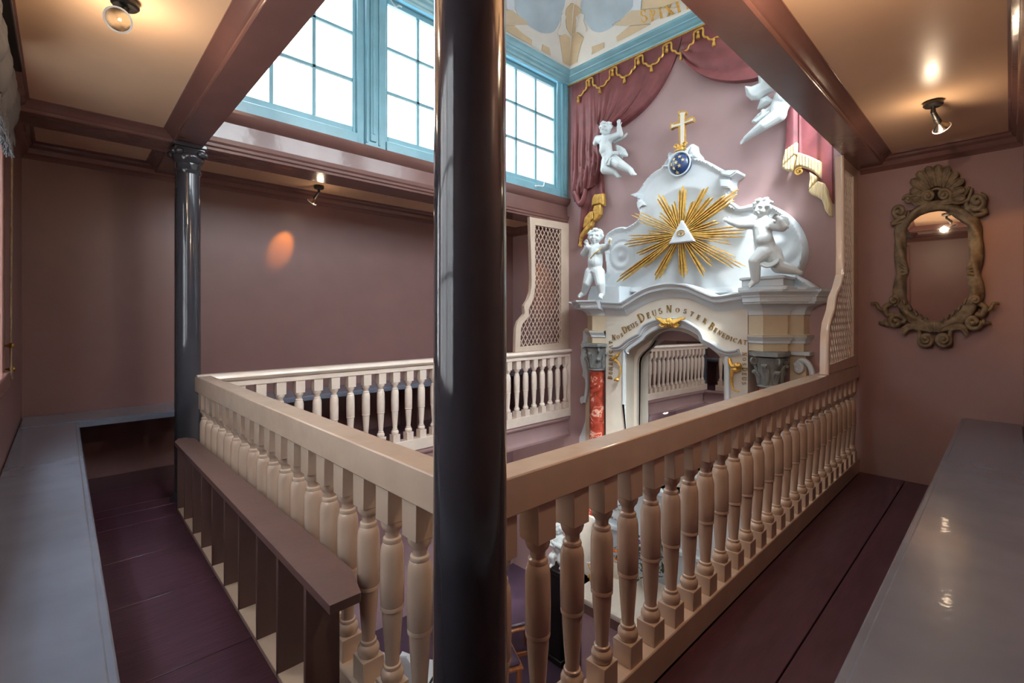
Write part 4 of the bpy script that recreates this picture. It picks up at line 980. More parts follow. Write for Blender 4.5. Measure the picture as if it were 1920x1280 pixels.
o = cl.build('loincloth', 'sculpt', t); o.matrix_parent_inverse = ti
# ---- flying angel at the right, mostly behind the beam
F = {'head':(4.370,1.185,3.276,0.0627),'neck':(4.400,1.230,3.242,0.0387),'chest':(4.400,1.255,3.161,0.0804),'belly':(4.400,1.311,3.062,0.0785),'hip':(4.400,1.349,2.990,0.0734),'sl':(4.400,1.317,3.232,0.0421),'el':(4.420,1.414,3.318,0.0344),'sr':(4.400,1.181,3.142,0.0410),'er':(4.380,1.104,3.054,0.0349),'wr':(4.380,1.081,3.126,0.0268),'hl':(4.380,1.343,2.926,0.0618),'kl':(4.360,1.454,2.871,0.0486),'al':(4.390,1.608,2.807,0.0265),'hr':(4.430,1.417,2.989,0.0517),'kr':(4.430,1.505,2.976,0.0350),'ar':(4.440,1.563,2.955,0.0192)}
t = empty('angel_relief', (4.45, 1.55, 2.9)); tag(t, 'white stucco angel half hidden by the beam, trailing one leg and a wing', 'angel', 'flying stucco angels'); ti = Matrix.Translation((-4.45,-1.55,-2.9))
mb = MB(); torso(mb, F, (-1,-.1,0))
chain(mb, [F['sl'], F['el']]); chain(mb, [F['sr'], F['er'], F['wr']]); hand(mb, F['wr'][:3], (-.1,0,1), (0,-1,0), F['wr'][3]*.9, .2)
chain(mb, [F['hl'], F['kl'], F['al']]); foot(mb, F['al'][:3], (0,.75,-.4), (-.6,0,.8), F['al'][3]*.8); chain(mb, [F['hr'], F['kr'], F['ar']])
P_, m_, r_ = head(mb, F['head'][:3], F['head'][3]*.95, (-.9,.3,-.2), (0,-.2,1)); curls(mb, P_, m_, r_, 12)
finish(mb, 'body', t, .0048, inv=ti)
for pts in ([(1.659,3.320),(1.602,3.293),(1.539,3.300),(1.546,3.369),(1.450,3.356),(1.397,3.191),(1.491,3.180),(1.539,3.155),(1.602,3.170),(1.645,3.225)], [(1.525,3.157),(1.471,3.168),(1.424,3.116),(1.437,3.091),(1.498,3.075),(1.556,3.071)]):
    o = relief([(p[0], p[1]) for p in pts], 4.50, lambda y, z, d: .012+.028*min(1, d/.03), .008, 'wing', 'sculpt', t, smooth=70); o.matrix_parent_inverse = ti
dr = [(1.468,3.009),(1.474,2.960),(1.528,2.927)]
o = MB().tube(smooth_path([(4.38,)+tuple(p) for p in dr]+[(4.37, dr[0][0]-.2, dr[0][1]+.02)], 4), .016, 8).build('drapery', 'sculpt', t); o.matrix_parent_inverse = ti

# ------------------------------------------------------------------ stucco curtains
def drape_sheet(rows, name, m, parent, back=XA-.002):
    # rows[i][j] = (y, z, height off the wall); closed down to the wall
    mb = MB(); n, k = len(rows), len(rows[0])
    V = [[mb.bm.verts.new((back-h, y, z)) for y, z, h in r] for r in rows]
    B = [[mb.bm.verts.new((back, y, z)) for y, z, h in r] for r in rows]
    for i in range(n-1):
        for j in range(k-1): mb.bm.faces.new((V[i][j], V[i][j+1], V[i+1][j+1], V[i+1][j])); mb.bm.faces.new((B[i][j], B[i+1][j], B[i+1][j+1], B[i][j+1]))
    for i in range(n-1):
        for j, s_ in ((0, 1), (k-1, -1)): mb.bm.faces.new((V[i][j], V[i+1][j], B[i+1][j], B[i][j]))
    for j in range(k-1):
        for i in (0, n-1): mb.bm.faces.new((V[i][j], B[i][j], B[i][j+1], V[i][j+1]))
    o = mb.build(name, m, parent, 70); return o
def qb(a, c, b, t): return tuple(a[i]*(1-t)**2+2*c[i]*t*(1-t)+b[i]*t*t for i in (0, 1))
def lerp(a, b, t): return tuple(a[i]+(b[i]-a[i])*t for i in range(len(a)))
dl_ = empty('curtain', (XA, 3.4, 1.9)); tag(dl_, 'maroon stucco curtain gathered on the left of the altar wall', 'curtain', 'maroon stucco curtains'); dli = Matrix.Translation((-XA,-3.4,-1.9))
ZT = 4.083
a0 = [(3.408,4.075),(2.296,3.863),(3.326,3.472),(2.997,3.360),(2.449,3.494),(3.491,3.300)]; apx = (a0[1][0], ZT)
# swag from the apex to the gather by the angel's hand
rows = []
for i in range(49):
    t = i/48; T_ = (lerp(a0[0], a0[1], t)[0], ZT); Bq = lerp(a0[2], a0[3], t)
    md = lerp(((T_[0]+Bq[0])/2, (T_[1]+Bq[1])/2), a0[4], t*t)
    row = []
    for j in range(31):
        s_ = j/30; y, z = qb(T_, md, Bq, s_); f_ = abs(math.sin(t*PI*7+.6*math.sin(3*s_)))**.7*.5 + .5*math.sin(t*PI*11+1)**2
        row.append((y, z, .012+.055*f_*s_**1.3+.03*s_*(1-abs(2*t-1)**4)))
    rows.append(row)
o = drape_sheet(rows, 'swag', 'drape', dl_); o.matrix_parent_inverse = dli
# hanging side
L_ = [(3.726,4.201),(3.719,3.640),(3.713,3.115),(3.697,2.764),(3.653,2.625)]; Rr = [(3.320,4.066),(3.285,3.446),(3.309,3.289),(3.254,3.078),(3.320,2.797)]
L_ = smooth_path([(y, z, 0) for y, z in L_], 10); Rr = smooth_path([(y, z, 0) for y, z in Rr], 10)
L_[0].y = ZT; Rr[0].y = ZT
rows = []
for i in range(len(L_)):
    s_ = i/(len(L_)-1); row = []
    for j in range(37):
        t = j/36; p = L_[i].lerp(Rr[i], t); y = p.x
        f_ = (.6*abs(math.sin(t*PI*3.4+.5*math.sin(5*s_)+.8*s_))**.8+.4*abs(math.sin(t*PI*7.7+2*s_+.7*math.sin(9*s_))))
        row.append((min(y, 3.795), p.y+(-.02*math.sin(t*PI*3)*s_**4), .014+(.006+.085*min(1, s_*1.3)**1.2)*f_))
    rows.append(row)
o = drape_sheet(rows, 'hanging_fold', 'drape', dl_); o.matrix_parent_inverse = dli
# knot hanging below
kb = [(3.613,2.731),(3.581,2.674),(3.548,2.592),(3.516,2.570),(3.474,2.621),(3.443,2.732)]
o = MB().tube(smooth_path([(4.47,)+tuple(p) for p in kb], 5), [.02+.014*math.sin(i/25*PI) for i in range(26)], 8).build('curtain_knot', 'drape', dl_); o.matrix_parent_inverse = dli
# tail behind, with golden fringe
L_ = [(3.606,3.092),(3.595,2.746),(3.584,2.572),(3.617,2.095)]; Rr = [(3.299,3.115),(3.251,2.709),(3.239,2.625),(3.569,2.070)]
rows = []
for i in range(25):
    s_ = i/24*3; k = min(2, int(s_)); a = lerp(L_[k], L_[k+1], s_-k); b = lerp(Rr[k], Rr[k+1], s_-k)
    rows.append([lerp(a, b, j/16)+(.015+.035*abs(math.sin(j/16*PI*2.5))**.7,) for j in range(17)])
o = drape_sheet(rows, 'tail', 'drape', dl_); o.matrix_parent_inverse = dli
def fringe(pts, x0, x1, parent, inv, m='fringe', ridges=70):
    pts = [(p[0], p[1]) for p in pts]
    o = relief(pts, x1, lambda y, z, d: (x1-x0)*(.75+.25*min(1, d/.008))+.003*math.sin(y*2*PI*ridges), .005, 'fringe', m, parent, smooth=60); o.matrix_parent_inverse = inv
for p in ([(3.340,2.653),(3.214,2.642),(3.206,2.539),(3.214,2.499),(3.269,2.533),(3.340,2.529),(3.381,2.519),(3.370,2.609)], [(3.365,2.456),(3.345,2.519),(3.245,2.526),(3.255,2.405),(3.325,2.342),(3.355,2.339),(3.345,2.420)], [(3.500,2.326),(3.479,2.407),(3.406,2.462),(3.355,2.462),(3.355,2.372),(3.417,2.314),(3.469,2.288),(3.505,2.276)], [(3.432,2.319),(3.350,2.357),(3.381,2.279),(3.453,2.238),(3.537,2.165),(3.559,2.065),(3.576,2.084),(3.548,2.217),(3.495,2.269)]): fringe(p, 4.49, 4.545, dl_, dli, 'goldtrim', 55)
dr_ = empty('curtain', (XA, 1.2, 2.6)); tag(dr_, 'rose maroon stucco curtain with straw gold fringe on the right of altar wall', 'curtain', 'maroon stucco curtains'); dri = Matrix.Translation((-XA,-1.2,-2.6))
# swag right of the apex
E0 = [(2.278,3.862),(1.538,3.365),(2.006,3.439),(1.196,3.311)]
lowc = smooth_path([(p[0], p[1], 0) for p in [(2.277,3.854),(2.215,3.738),(2.130,3.640),(2.046,3.563),(1.949,3.495),(1.809,3.426),(1.689,3.387),(1.560,3.366),(1.409,3.384),(1.292,3.454)]], 4)
n_ = len(lowc); rows = []
for i in range(n_):
    t = i/(n_-1); top = (a0[1][0]-(t*1.0), ZT); row = []
    for j in range(21):
        s_ = j/20; y = lowc[i].x if True else 0; yy = top[0]+(lowc[i].x-top[0])*s_; zz = ZT+(lowc[i].y-ZT)*s_
        row.append((max(.83, yy), zz, .012+.05*s_*abs(math.sin(s_*PI*3.2+t*2.0))**.8+.02*s_))
    rows.append(row)
o = drape_sheet(rows, 'swag', 'drape', dr_); o.matrix_parent_inverse = dri
pan = [(1.280,3.541),(0.969,3.411),(0.994,2.600),(0.993,2.137),(1.021,2.256),(1.049,2.314),(1.095,2.352),(1.141,2.415),(1.218,2.481),(1.253,2.588),(1.334,2.658),(1.341,2.670),(1.307,3.061)]
def h_pan(y, z, d): 
    q = (y-pan[11][0])/(pan[2][0]-pan[11][0])
    return .035+.03*max(0, math.sin(q*PI*2.6+.5))**.6-.02*(abs(q-.27) < .025)
o = relief([(p[0], p[1]) for p in pan], XA-.002, h_pan, .011, 'hanging_fold', 'drapepink', dr_, smooth=60); o.matrix_parent_inverse = dri
for p in ([(1.322,2.650),(1.235,2.694),(1.240,2.595),(1.295,2.554),(1.349,2.507),(1.335,2.599)], [(1.351,2.507),(1.249,2.594),(1.258,2.486),(1.265,2.460),(1.310,2.470)], [(1.224,2.604),(1.151,2.559),(1.064,2.492),(1.066,2.358),(1.117,2.421),(1.159,2.455),(1.211,2.484),(1.241,2.483),(1.254,2.466)], [(1.142,2.423),(1.083,2.369),(1.087,2.344),(1.133,2.277),(1.150,2.285),(1.138,2.360)], [(1.149,2.263),(1.131,2.289),(1.081,2.334),(1.040,2.309),(1.016,2.252),(1.008,2.199),(0.985,2.129),(0.987,2.036),(1.000,2.033),(1.028,2.080),(1.052,2.174),(1.097,2.215),(1.131,2.236)]): fringe(p, 4.455, 4.52, dr_, dri, 'fringe', 45)
sp = [(1.214,2.438)][0]; k = 0.00097
o = MB().tube([(4.46, sp[0]-(40*(1-t/13)*math.cos(t))*k, sp[1]+(36*(1-t/13)*math.sin(t))*k) for t in [.5*j+1 for j in range(20)]], 8*k, 6).build('fringe_curl', 'goldtrim', dr_); o.matrix_parent_inverse = dri
# ------------------------------------------------------------------ gilt valance line with tassels under the cornice
va = empty('valance_trim', (XA, 3.7, 4.0)); tag(va, 'gilt scalloped valance braid with tassels below the blue cornice', 'trim'); vai = Matrix.Translation((-XA,-3.7,-4.0))
def vpart(mb, name, m='gold'):
    o = mb.build(name, m, va); o.matrix_parent_inverse = vai; return o
pd = .3316; XV = XA-.040
def tassel(y, z, h=.075):
    mb = MB(); mb.lathe([(.004,0), (.012,-.008), (.014,-.018), (.008,-.026), (.010,-.030), (.015,-.045), (.018,-h), (.010,-h-.004)], 10, (XV-.012, y, z)); vpart(mb, 'tassel')
for k in range(8):
    y0 = 3.438-pd*k                       # centre of a raised notch
    u = [(.165,3.905), (.13,3.900), (.105,3.915), (.09,3.94), (.06,3.945), (.045,3.99), (.043,4.045), (-.040,4.052), (-.045,3.985), (-.06,3.955), (-.085,3.945), (-.105,3.915), (-.135,3.9), (-.1666,3.905)]
    pts = [(XV, min(3.79, y0+a), z-.004) for a, z in u]
    if y0-.17 < .84: break
    vpart(MB().tube(smooth_path(pts, 3), .0105, 6), 'braid')
    tassel(y0, 4.035); tassel(y0-.155, 3.895)
tassel(3.60, 3.895)

# ------------------------------------------------------------------ plaster shapes on the vault
nA = Vector((-1,0,-1)).normalized(); nF = Vector((0,-1,-1)).normalized()
def plate(name, pts, n, m, th=.012, sm=0):
    if sm: pts = smooth_path(pts, sm, True)
    o = MB().poly3(pts, n, th).build(name, m, vault, 40); return o
plate('blue_medallion', [(4.055,3.180,4.525),(4.089,3.188,4.491),(4.149,3.179,4.431),(4.204,3.162,4.376),(4.238,3.115,4.342),(4.258,3.050,4.322),(4.261,2.940,4.319),(4.244,2.827,4.336),(4.215,2.678,4.365),(4.198,2.632,4.382),(4.134,2.579,4.446),(4.048,2.535,4.532),(3.904,2.950,4.676),(4.007,3.142,4.573)], nA, 'medal', .006, 3)
plate('blue_medallion', [(3.856,3.247,4.553),(3.884,3.308,4.492),(3.913,3.364,4.436),(3.919,3.423,4.377),(3.883,3.462,4.338),(3.793,3.492,4.308),(3.701,3.502,4.298),(3.568,3.501,4.299),(3.424,3.486,4.314),(3.308,3.445,4.355),(3.234,3.381,4.419),(3.172,3.289,4.511),(3.719,3.110,4.690)], nF, 'medal', .006, 3)
plate('tan_shield', [(4.005,3.452,4.348),(4.028,3.415,4.385),(4.153,3.423,4.377),(4.370,3.596,4.204),(4.237,3.600,4.200),(4.171,3.553,4.247),(4.092,3.505,4.295)], nF, 'covebeige'); plate('tan_shield', [(4.184,3.438,4.396),(4.171,3.331,4.409),(4.231,3.284,4.349),(4.274,3.359,4.306),(4.330,3.442,4.250),(4.372,3.492,4.208),(4.375,3.595,4.205)], nA, 'covebeige')
plate('tan_key', [(3.952,3.320,4.480),(3.914,3.276,4.524),(3.934,3.230,4.570),(3.962,3.220,4.580),(4.011,3.278,4.522),(4.160,3.408,4.392),(4.045,3.382,4.418)], nF, 'covebeige'); plate('tan_key', [(3.985,3.230,4.595),(4.011,3.204,4.569),(4.047,3.180,4.533),(4.069,3.198,4.511),(4.072,3.267,4.508),(4.169,3.360,4.411),(4.179,3.412,4.401),(4.045,3.298,4.535)], nA, 'covebeige')
plate('white_scroll', [(3.889,3.331,4.469),(3.904,3.310,4.490),(3.948,3.317,4.483),(4.002,3.370,4.430),(4.067,3.401,4.399),(4.013,3.442,4.358),(3.957,3.441,4.359),(3.941,3.380,4.420)], nF, 'covewhite', .016, 2); plate('white_scroll', [(4.090,3.210,4.490),(4.076,3.189,4.504),(4.084,3.165,4.496),(4.102,3.172,4.478),(4.125,3.204,4.455),(4.183,3.205,4.397),(4.203,3.250,4.377),(4.162,3.340,4.418),(4.128,3.274,4.452)], nA, 'covewhite', .016, 2)
for q in ((610,170,605,300), (640,160,640,310)): pass
ky = [(4.062,3.297,4.518),(4.107,3.341,4.473),(4.171,3.381,4.409)]; vault_rib = MB().tube(smooth_path(ky, 5), .012, 6).build('rib', 'covewhite', vault)
ky = [(4.072,3.267,4.508),(4.102,3.276,4.478),(4.132,3.315,4.448)]; MB().tube(smooth_path(ky, 5), .012, 6).build('rib', 'covewhite', vault)
plate('tan_block', [(3.851,3.562,4.238),(3.956,3.560,4.240),(4.029,3.601,4.199),(3.876,3.601,4.199)], nF, 'covebeige'); plate('tan_block', [(4.320,3.237,4.260),(4.331,3.084,4.249),(4.365,3.108,4.215),(4.370,3.278,4.210),(4.342,3.247,4.238)], nA, 'covebeige')
plate('tan_bar', [(3.297,3.579,4.221),(3.407,3.549,4.251),(3.551,3.566,4.234),(3.689,3.571,4.229),(3.718,3.602,4.198),(3.510,3.606,4.194),(3.318,3.602,4.198)], nF, 'covebeige'); plate('tan_bar', [(4.335,2.922,4.245),(4.309,2.738,4.271),(4.362,2.529,4.218),(4.369,2.762,4.211),(4.368,2.934,4.212)], nA, 'covebeige')
plate('tan_corner', [(3.208,3.498,4.302),(3.286,3.470,4.330),(3.335,3.474,4.326),(3.553,3.487,4.313),(3.547,3.497,4.303),(3.280,3.577,4.223)], nF, 'beige'); plate('tan_corner', [(4.244,2.915,4.336),(4.244,2.814,4.336),(4.222,2.657,4.358),(4.343,2.215,4.237),(4.336,2.371,4.244),(4.355,2.526,4.225),(4.293,2.779,4.287)], nA, 'beige')
plate('tan_corner', [(4.174,2.504,4.406),(4.288,2.122,4.292),(4.312,2.188,4.268),(4.292,2.370,4.288),(4.246,2.560,4.334)], nA, 'covebeige'); plate('white_block', [(4.134,2.579,4.446),(4.159,2.507,4.421),(4.245,2.571,4.335),(4.217,2.673,4.363),(4.200,2.628,4.380)], nA, 'white', .02)
plate('white_block', [(3.150,3.407,4.393),(3.226,3.383,4.417),(3.302,3.447,4.353),(3.325,3.466,4.334),(3.231,3.483,4.317)], nF, 'white', .02)
tx = empty('inscription', (0,0,0)); tx.parent = vault
kc = 0.00104
word('SPIXIT', [(4.325,2.615,4.255),(4.339,2.541,4.241),(4.361,2.385,4.219),(4.375,2.231,4.205),(4.383,2.104,4.197)], 112*kc, 92*kc, 0, tx, 'gold', th=.014, nrm=nA)

# ------------------------------------------------------------------ carved mirror on the end wall
t = empty('wall_mirror', (XA, .45, .95)); tag(t, 'carved taupe mirror with shell crest on the right end wall', 'mirror'); ti = Matrix.Translation((-XA,-.45,-.95))
def mpart(mb, name, m='frame'):
    o = mb.build(name, m, t, 60); o.matrix_parent_inverse = ti; return o
gl = [(0.368,2.030),(0.271,1.980),(0.204,1.908),(0.175,1.837),(0.172,1.704),(0.195,1.597),(0.189,1.463),(0.172,1.354),(0.217,1.264),(0.298,1.190),(0.377,1.170),(0.469,1.214),(0.541,1.293),(0.567,1.378),(0.557,1.483),(0.530,1.573),(0.557,1.693),(0.569,1.825),(0.549,1.901),(0.459,1.991)]
glp = smooth_path([(y, z, 0) for y, z in gl], 4, True)
gy, gz = sum(p.x for p in glp)/len(glp), sum(p.y for p in glp)/len(glp)
o = mpart(MB().prism([(p.x-gy, p.y-gz) for p in glp], 'x', -.004, .004), 'glass', 'mirror'); o.location = (4.556, gy, gz); o.rotation_euler = (0, 0, .036)
fr = [Vector((4.545, p.x, p.y)) for p in smooth_path([(y, z, 0) for y, z in [(0.367,2.023),(0.284,1.989),(0.217,1.929),(0.177,1.866),(0.161,1.774),(0.163,1.654),(0.170,1.558),(0.163,1.462),(0.163,1.353),(0.204,1.257),(0.288,1.178),(0.376,1.155),(0.473,1.198),(0.539,1.279),(0.568,1.378),(0.568,1.483),(0.558,1.574),(0.564,1.692),(0.568,1.798),(0.554,1.894),(0.468,1.998)]], 9, True)]
mpart(MB().tube(fr, .034, 18, None, True, (.20, 3, .30)), 'rope_frame')
mk = 0.00126
def mp(u, v, dx=0):
    # survey sheet of the mirror (taken obliquely) to the wall plane
    s_ = (1540+u/3.047-960)/887.9; k_ = 4.545/(.6890+.7248*s_)
    return Vector((4.545-dx, (.7248-.6890*s_)*k_, 1.225+(594-280-v/3.047)/887.9*k_))
def spiral(cx, cy, r0, turns, a0, sgn, w, tail=(), dx=.0, name='scroll'):
    pts = []
    n = int(turns*12)
    for j in range(n+1):
        th = a0+sgn*2*PI*turns*j/n; r = r0*(1-.82*j/n); pts.append(mp(cx+r*math.cos(th), cy+r*math.sin(th), dx+.02*j/n))
    pts = [mp(*q, dx) for q in tail]+pts
    k = len(pts); pts = smooth_path(pts, 2)
    mb = MB().tube(pts, [w*mk*(.55+.45*min(1, i/max(1, .25*len(pts))))*(1-.35*i/len(pts)) for i in range(len(pts))], 8)
    mb.ell(pts[-1], (w*mk*.9,)*3); mpart(mb, name)
for sx_, u0 in ((1, 478), (-1, 853)):
    for q in range(4): mpart(MB().tube(smooth_path([mp(u0-sx_*28, 640+q*26, .02), mp(u0+sx_*4, 668+q*14, .03), mp(u0+sx_*14, 690+q*6, .026)], 5), .012, 7), 'acanthus_leaf')
# shell crest: separate fluted lobes
sc0 = (665, 265)
for i in range(11):
    a = math.radians(-8+i*(196/10)); r1 = 165 if 1 < i < 9 else 150
    tip = (sc0[0]-r1*math.cos(a)*1.0, sc0[1]-r1*math.sin(a)); b0 = (sc0[0]-62*math.cos(a), sc0[1]-55*math.sin(a))
    A = mp(*b0, .01); B = mp(*tip, .022); d = (B-A); s_ = d.cross(Vector((1,0,0))).normalized(); mb = MB()
    P = [A+d*q+Vector((-.016*math.sin(q*PI*.8), 0, 0)) for q in (0,.3,.6,.85,1)]
    for sg in (1, -1): mb.tube(smooth_path([p+s_*sg*w for p, w in zip(P, (.006,.012,.018,.021,.014))], 3), .007, 6)
    mb.tube(smooth_path([B-d*.08+s_*.02, B+d*.06, B-d*.08-s_*.02], 4), .0075, 6)
    L = [mb.bm.verts.new(p+s_*w+Vector((.004,0,0))) for p, w in zip(P, (.006,.012,.018,.021,.014))]; Rv = [mb.bm.verts.new(p-s_*w+Vector((.004,0,0))) for p, w in zip(P, (.006,.012,.018,.021,.014))]
    for j in range(4): mb.bm.faces.new((L[j], L[j+1], Rv[j+1], Rv[j]))
    mpart(mb, 'shell_lobe')
mpart(MB().tube([mp(sc0[0]-52*math.cos(a), sc0[1]-48*math.sin(a)+10, .02) for a in [-.6+.25*j for j in range(18)]], .010, 8), 'shell_rim')
mpart(MB().prism([(p.y, p.z) for p in [mp(sc0[0]-40*math.cos(a), sc0[1]-38*math.sin(a)+8) for a in [2*PI*j/16 for j in range(16)]]], 'x', 4.548, 4.556), 'shell_hollow', 'dark')
spiral(612, 270, 34, 1.6, PI*.9, 1, 13, ((520,300), (545,320), (585,308)), .02); spiral(705, 262, 34, 1.6, PI*.1, -1, 13, ((860,225), (840,290), (780,310), (740,300)), .02)
for q in (0, 1, 2): mpart(MB().tube(smooth_path([mp(665, 315, .02), mp(730, 312-q*14, .022), mp(800, 285-q*22, .02), mp(850-q*14, 215+q*6, .012)], 6), .009, 7), 'acanthus_leaf'); mpart(MB().tube(smooth_path([mp(640, 318, .02), mp(590, 318-q*10, .022), mp(530, 300-q*14, .02), mp(488+q*10, 262+q*4, .012)], 6), .009, 7), 'acanthus_leaf')
spiral(450, 355, 42, 1.3, PI*.2, 1, 17, ((500,350), (498,385), (470,415), (420,425), (402,430)), .012); spiral(888, 300, 50, 1.3, PI*.85, -1, 18, ((830,300), (835,345), (870,375), (920,370), (935,350)), .012)
mpart(MB().tube(smooth_path([mp(905,255,.02), mp(935,275,.015), mp(930,310,.01)], 5), .014, 8), 'scroll'); spiral(498, 290, 30, 1.2, PI, 1, 12, ((478,265),), .01)
for sx in (1, -1):
    f = lambda u: 650+sx*(u-650)
    spiral(f(700), 1085, 40, 1.7, PI*.5-sx*1.2, sx, 15, ((f(830),1060), (f(800),1025), (f(740),1030)), .02)
    spiral(f(880), 862, 28, 1.5, PI/2, sx, 12, (), .03)
    spiral(f(870), 985, 44, 1.3, 0, sx, 16, ((f(930),970), (f(925),1000)), .015)
    mpart(MB().tube(smooth_path([mp(f(890),880,.012), mp(f(935),900,.014), mp(f(920),945,.012), mp(f(880),940,.01)], 5), .018, 8), 'scroll')
    mpart(MB().tube(smooth_path([mp(f(925),925,.008), mp(f(965),910,.012), mp(f(985),880,.012), mp(f(1018),880,.008)], 6), [.015-.0003*i for i in range(19)], 8), 'branch')
    mpart(MB().tube(smooth_path([mp(f(910),985,.008), mp(f(945),992,.01), mp(f(970),990,.006)], 5), .012, 8), 'branch')
    for q in (0, 1, 2): mpart(MB().tube(smooth_path([mp(f(670),1040-q*4,.022), mp(f(740),1025-q*8,.024), mp(f(800),1015-q*6,.02), mp(f(835),1055-q*14,.012)], 5), .010, 7), 'acanthus_leaf')
    for q in range(5): mpart(MB().capsule(mp(f(690+q*32), 985-q*17-q*q*2.2, .03), mp(f(700+q*32), 965-q*18-q*q*2.2, .03), .010, .006, 6), 'leaf_bud')
for q in range(-3, 4): mpart(MB().tube(smooth_path([mp(650+q*8,1040,.03), mp(650+q*12,1010,.035), mp(650+q*16,988,.028)], 4), .0075, 6), 'shell_flute')

# ------------------------------------------------------------------ ceiling spotlights
def spotlight(label, base, aim, power, ang=30, fill=2.2):
    # base on the ceiling, arm in two links, capsule reflector lamp
    t = empty('spotlight', base); tag(t, label, 'spotlight', 'black ceiling spotlights'); k = 1.0
    b = Vector((0,0,0)); d = (Vector(aim)-Vector(base)-Vector((0,0,-.1))).normalized()
    MB().lathe([(.042,0), (.045,-.004), (.045,-.022), (.038,-.03), (.012,-.032), (.010,-.05)][::-1], 20).build('base', 'black', t)
    j1 = Vector((0,0,-.06)); h = Vector((d.x, d.y, 0)).normalized() if abs(d.z) < .98 else Vector((1,0,0)); j2 = j1 + Vector((h.x*.035, h.y*.035, -.035)); j3 = j2 + d*.035
    a = MB(); a.capsule((0,0,-.03), j1, .010, .013); a.build('joint', 'black', t)
    MB().capsule(j1, j2, .012, .014).build('arm', 'black', t)
    MB().lathe([(.012,0), (.016,.004), (.016,.03), (.012,.034)], 14, j2-d*.006, d).build('socket', 'black', t)
    q = j2 + d*.030
    MB().lathe([(.012,0), (.016,.006), (.030,.022), (.040,.034), (.042,.038), (.038,.037), (.028,.022), (.013,.008), (0,.007)], 24, q, d).build('reflector', 'chrome', t)
    MB().tube([q+d*.038+(d.cross(Vector((0,0,1))).normalized()*math.cos(a)+d.cross(d.cross(Vector((0,0,1)))).normalized()*math.sin(a))*.041 for a in [2*PI*i/24 for i in range(24)]], .0035, 6, None, True).build('rim', 'white', t)
    MB().capsule(q+d*.010, q+d*.024, .0055, .004, 8).build('bulb', 'bulb', t)
    ld = bpy.data.lights.new('lamp_light', 'SPOT'); lo = bpy.data.objects.new('lamp_light', ld); COL.objects.link(lo); lo.parent = t
    ld.energy = power; ld.color = (1, .43, .04); ld.spot_size = math.radians(ang); ld.spot_blend = .6; ld.shadow_soft_size = .02
    lo.location = q + d*.045; lo.rotation_euler = d.to_track_quat('-Z', 'Y').to_euler()
    # added warm fill light floating by each lamp, to brighten ceiling and rails
    pd_ = bpy.data.lights.new('warm_fill', 'POINT'); po = bpy.data.objects.new('warm_fill', pd_); COL.objects.link(po); po.parent = t
    pd_.energy = fill; pd_.color = (1, .74, .50); pd_.shadow_soft_size = .03; po.location = q - d*.012 - Vector((h.x*.065, h.y*.065, .075))
    return t
spotlight('black spotlight on the left aisle ceiling, its round face turned to camera', (.177, 2.348, CEIL), (-.05, 1.6, 1.9), 5, 60, 4.2)
spotlight('small black spotlight on the right aisle ceiling near the carved mirror', (3.576, .30, CEIL), (4.58, -.06, 1.50), 12, 40, 2.6)
spotlight('tiny black spotlight on the far aisle ceiling above the orange glow', (1.733, 4.43, CEIL), (1.53, 4.80, 1.86), 50, 26, .7)
spotlight('black spotlight on the right aisle ceiling, just outside the view above the rail', (1.55, .30, CEIL), (1.7, -.06, 1.4), 6, 50, 31)
spotlight('black spotlight on the left aisle ceiling, added out of view to warm the aisle', (.17, 1.55, CEIL), (-.2, .6, 1.6), 4, 50, 7)  # extra unseen lamp, added to warm the left aisle ceiling
spotlight('tiny black spotlight on far aisle ceiling close to the altar wall', (3.9, 4.43, CEIL), (4.58, 4.3, 1.6), 9, 36, .7)

# ------------------------------------------------------------------ left wall: gathered blind, cords and knobs
t = empty('window_blind', (-.20, 1.95, 2.3)); tag(t, 'grey gathered cloth blind drawn up at the top of left wall', 'blind')
m = MB(); n = 60; prof = []
rows = []
for i in range(n+1):
    y = 1.03*i/n; row = []
    for j in range(15):
        q = j/14; x = .028+.030*math.sin(q*PI*.9)+.012*math.sin(q*9+i*.5)+.004*math.sin(i*1.7); row.append((x, y, -.33*q+.012*math.sin(i*.9)*q))
    rows.append(row)
V = [[m.bm.verts.new(p) for p in r] for r in rows]; B = [[m.bm.verts.new((.003, p[1], p[2])) for p in r] for r in rows]
for i in range(n):
    for j in range(14): m.bm.faces.new((V[i][j], V[i+1][j], V[i+1][j+1], V[i][j+1])); m.bm.faces.new((B[i][j], B[i][j+1], B[i+1][j+1], B[i+1][j]))
for j in range(14):
    for i in (0, n): m.bm.faces.new((V[i][j], V[i][j+1], B[i][j+1], B[i][j]))
m.build('cloth', 'blind', t, 80); MB().box(-.004, .075, -.02, 1.05, 0, .03, .004).build('head_rail', 'black', t)
fr_ = MB()
for i in range(120): y = 1.03*i/119; fr_.capsule((.035+.012*math.sin(i), y, -.325), (.037+.014*math.sin(i*1.3), y, -.385), .006, .003, 5)
fr_.build('blind_fringe', 'blind', t, kind='stuff')
t = empty('cord_cleat', (-.195, 3.43, .965)); tag(t, 'two brass knobs with pull cords on the left wall above bench', 'cleat')
for q, (y, z) in enumerate(((0, 0), (-.07, .12))): MB().lathe([(.004,0), (.006,.012), (.012,.020), (.014,.028), (.009,.036), (0,.038)], 14, (-.01, y, z), (1,0,0)).build('knob', 'brass', t)
for q, y in enumerate((-.005, -.03, -.06)): MB().tube([(.012, y, 0), (.015, y-.02, .5), (.02, y-.06, 1.1)], .003, 6).build('cord', 'frame', t)
MB().tube(smooth_path([(.016, 0, 0), (.02, -.08, -.04), (.02, -.16, -.02), (.016, -.07, .12)], 5), .003, 6).build('cord', 'frame', t)

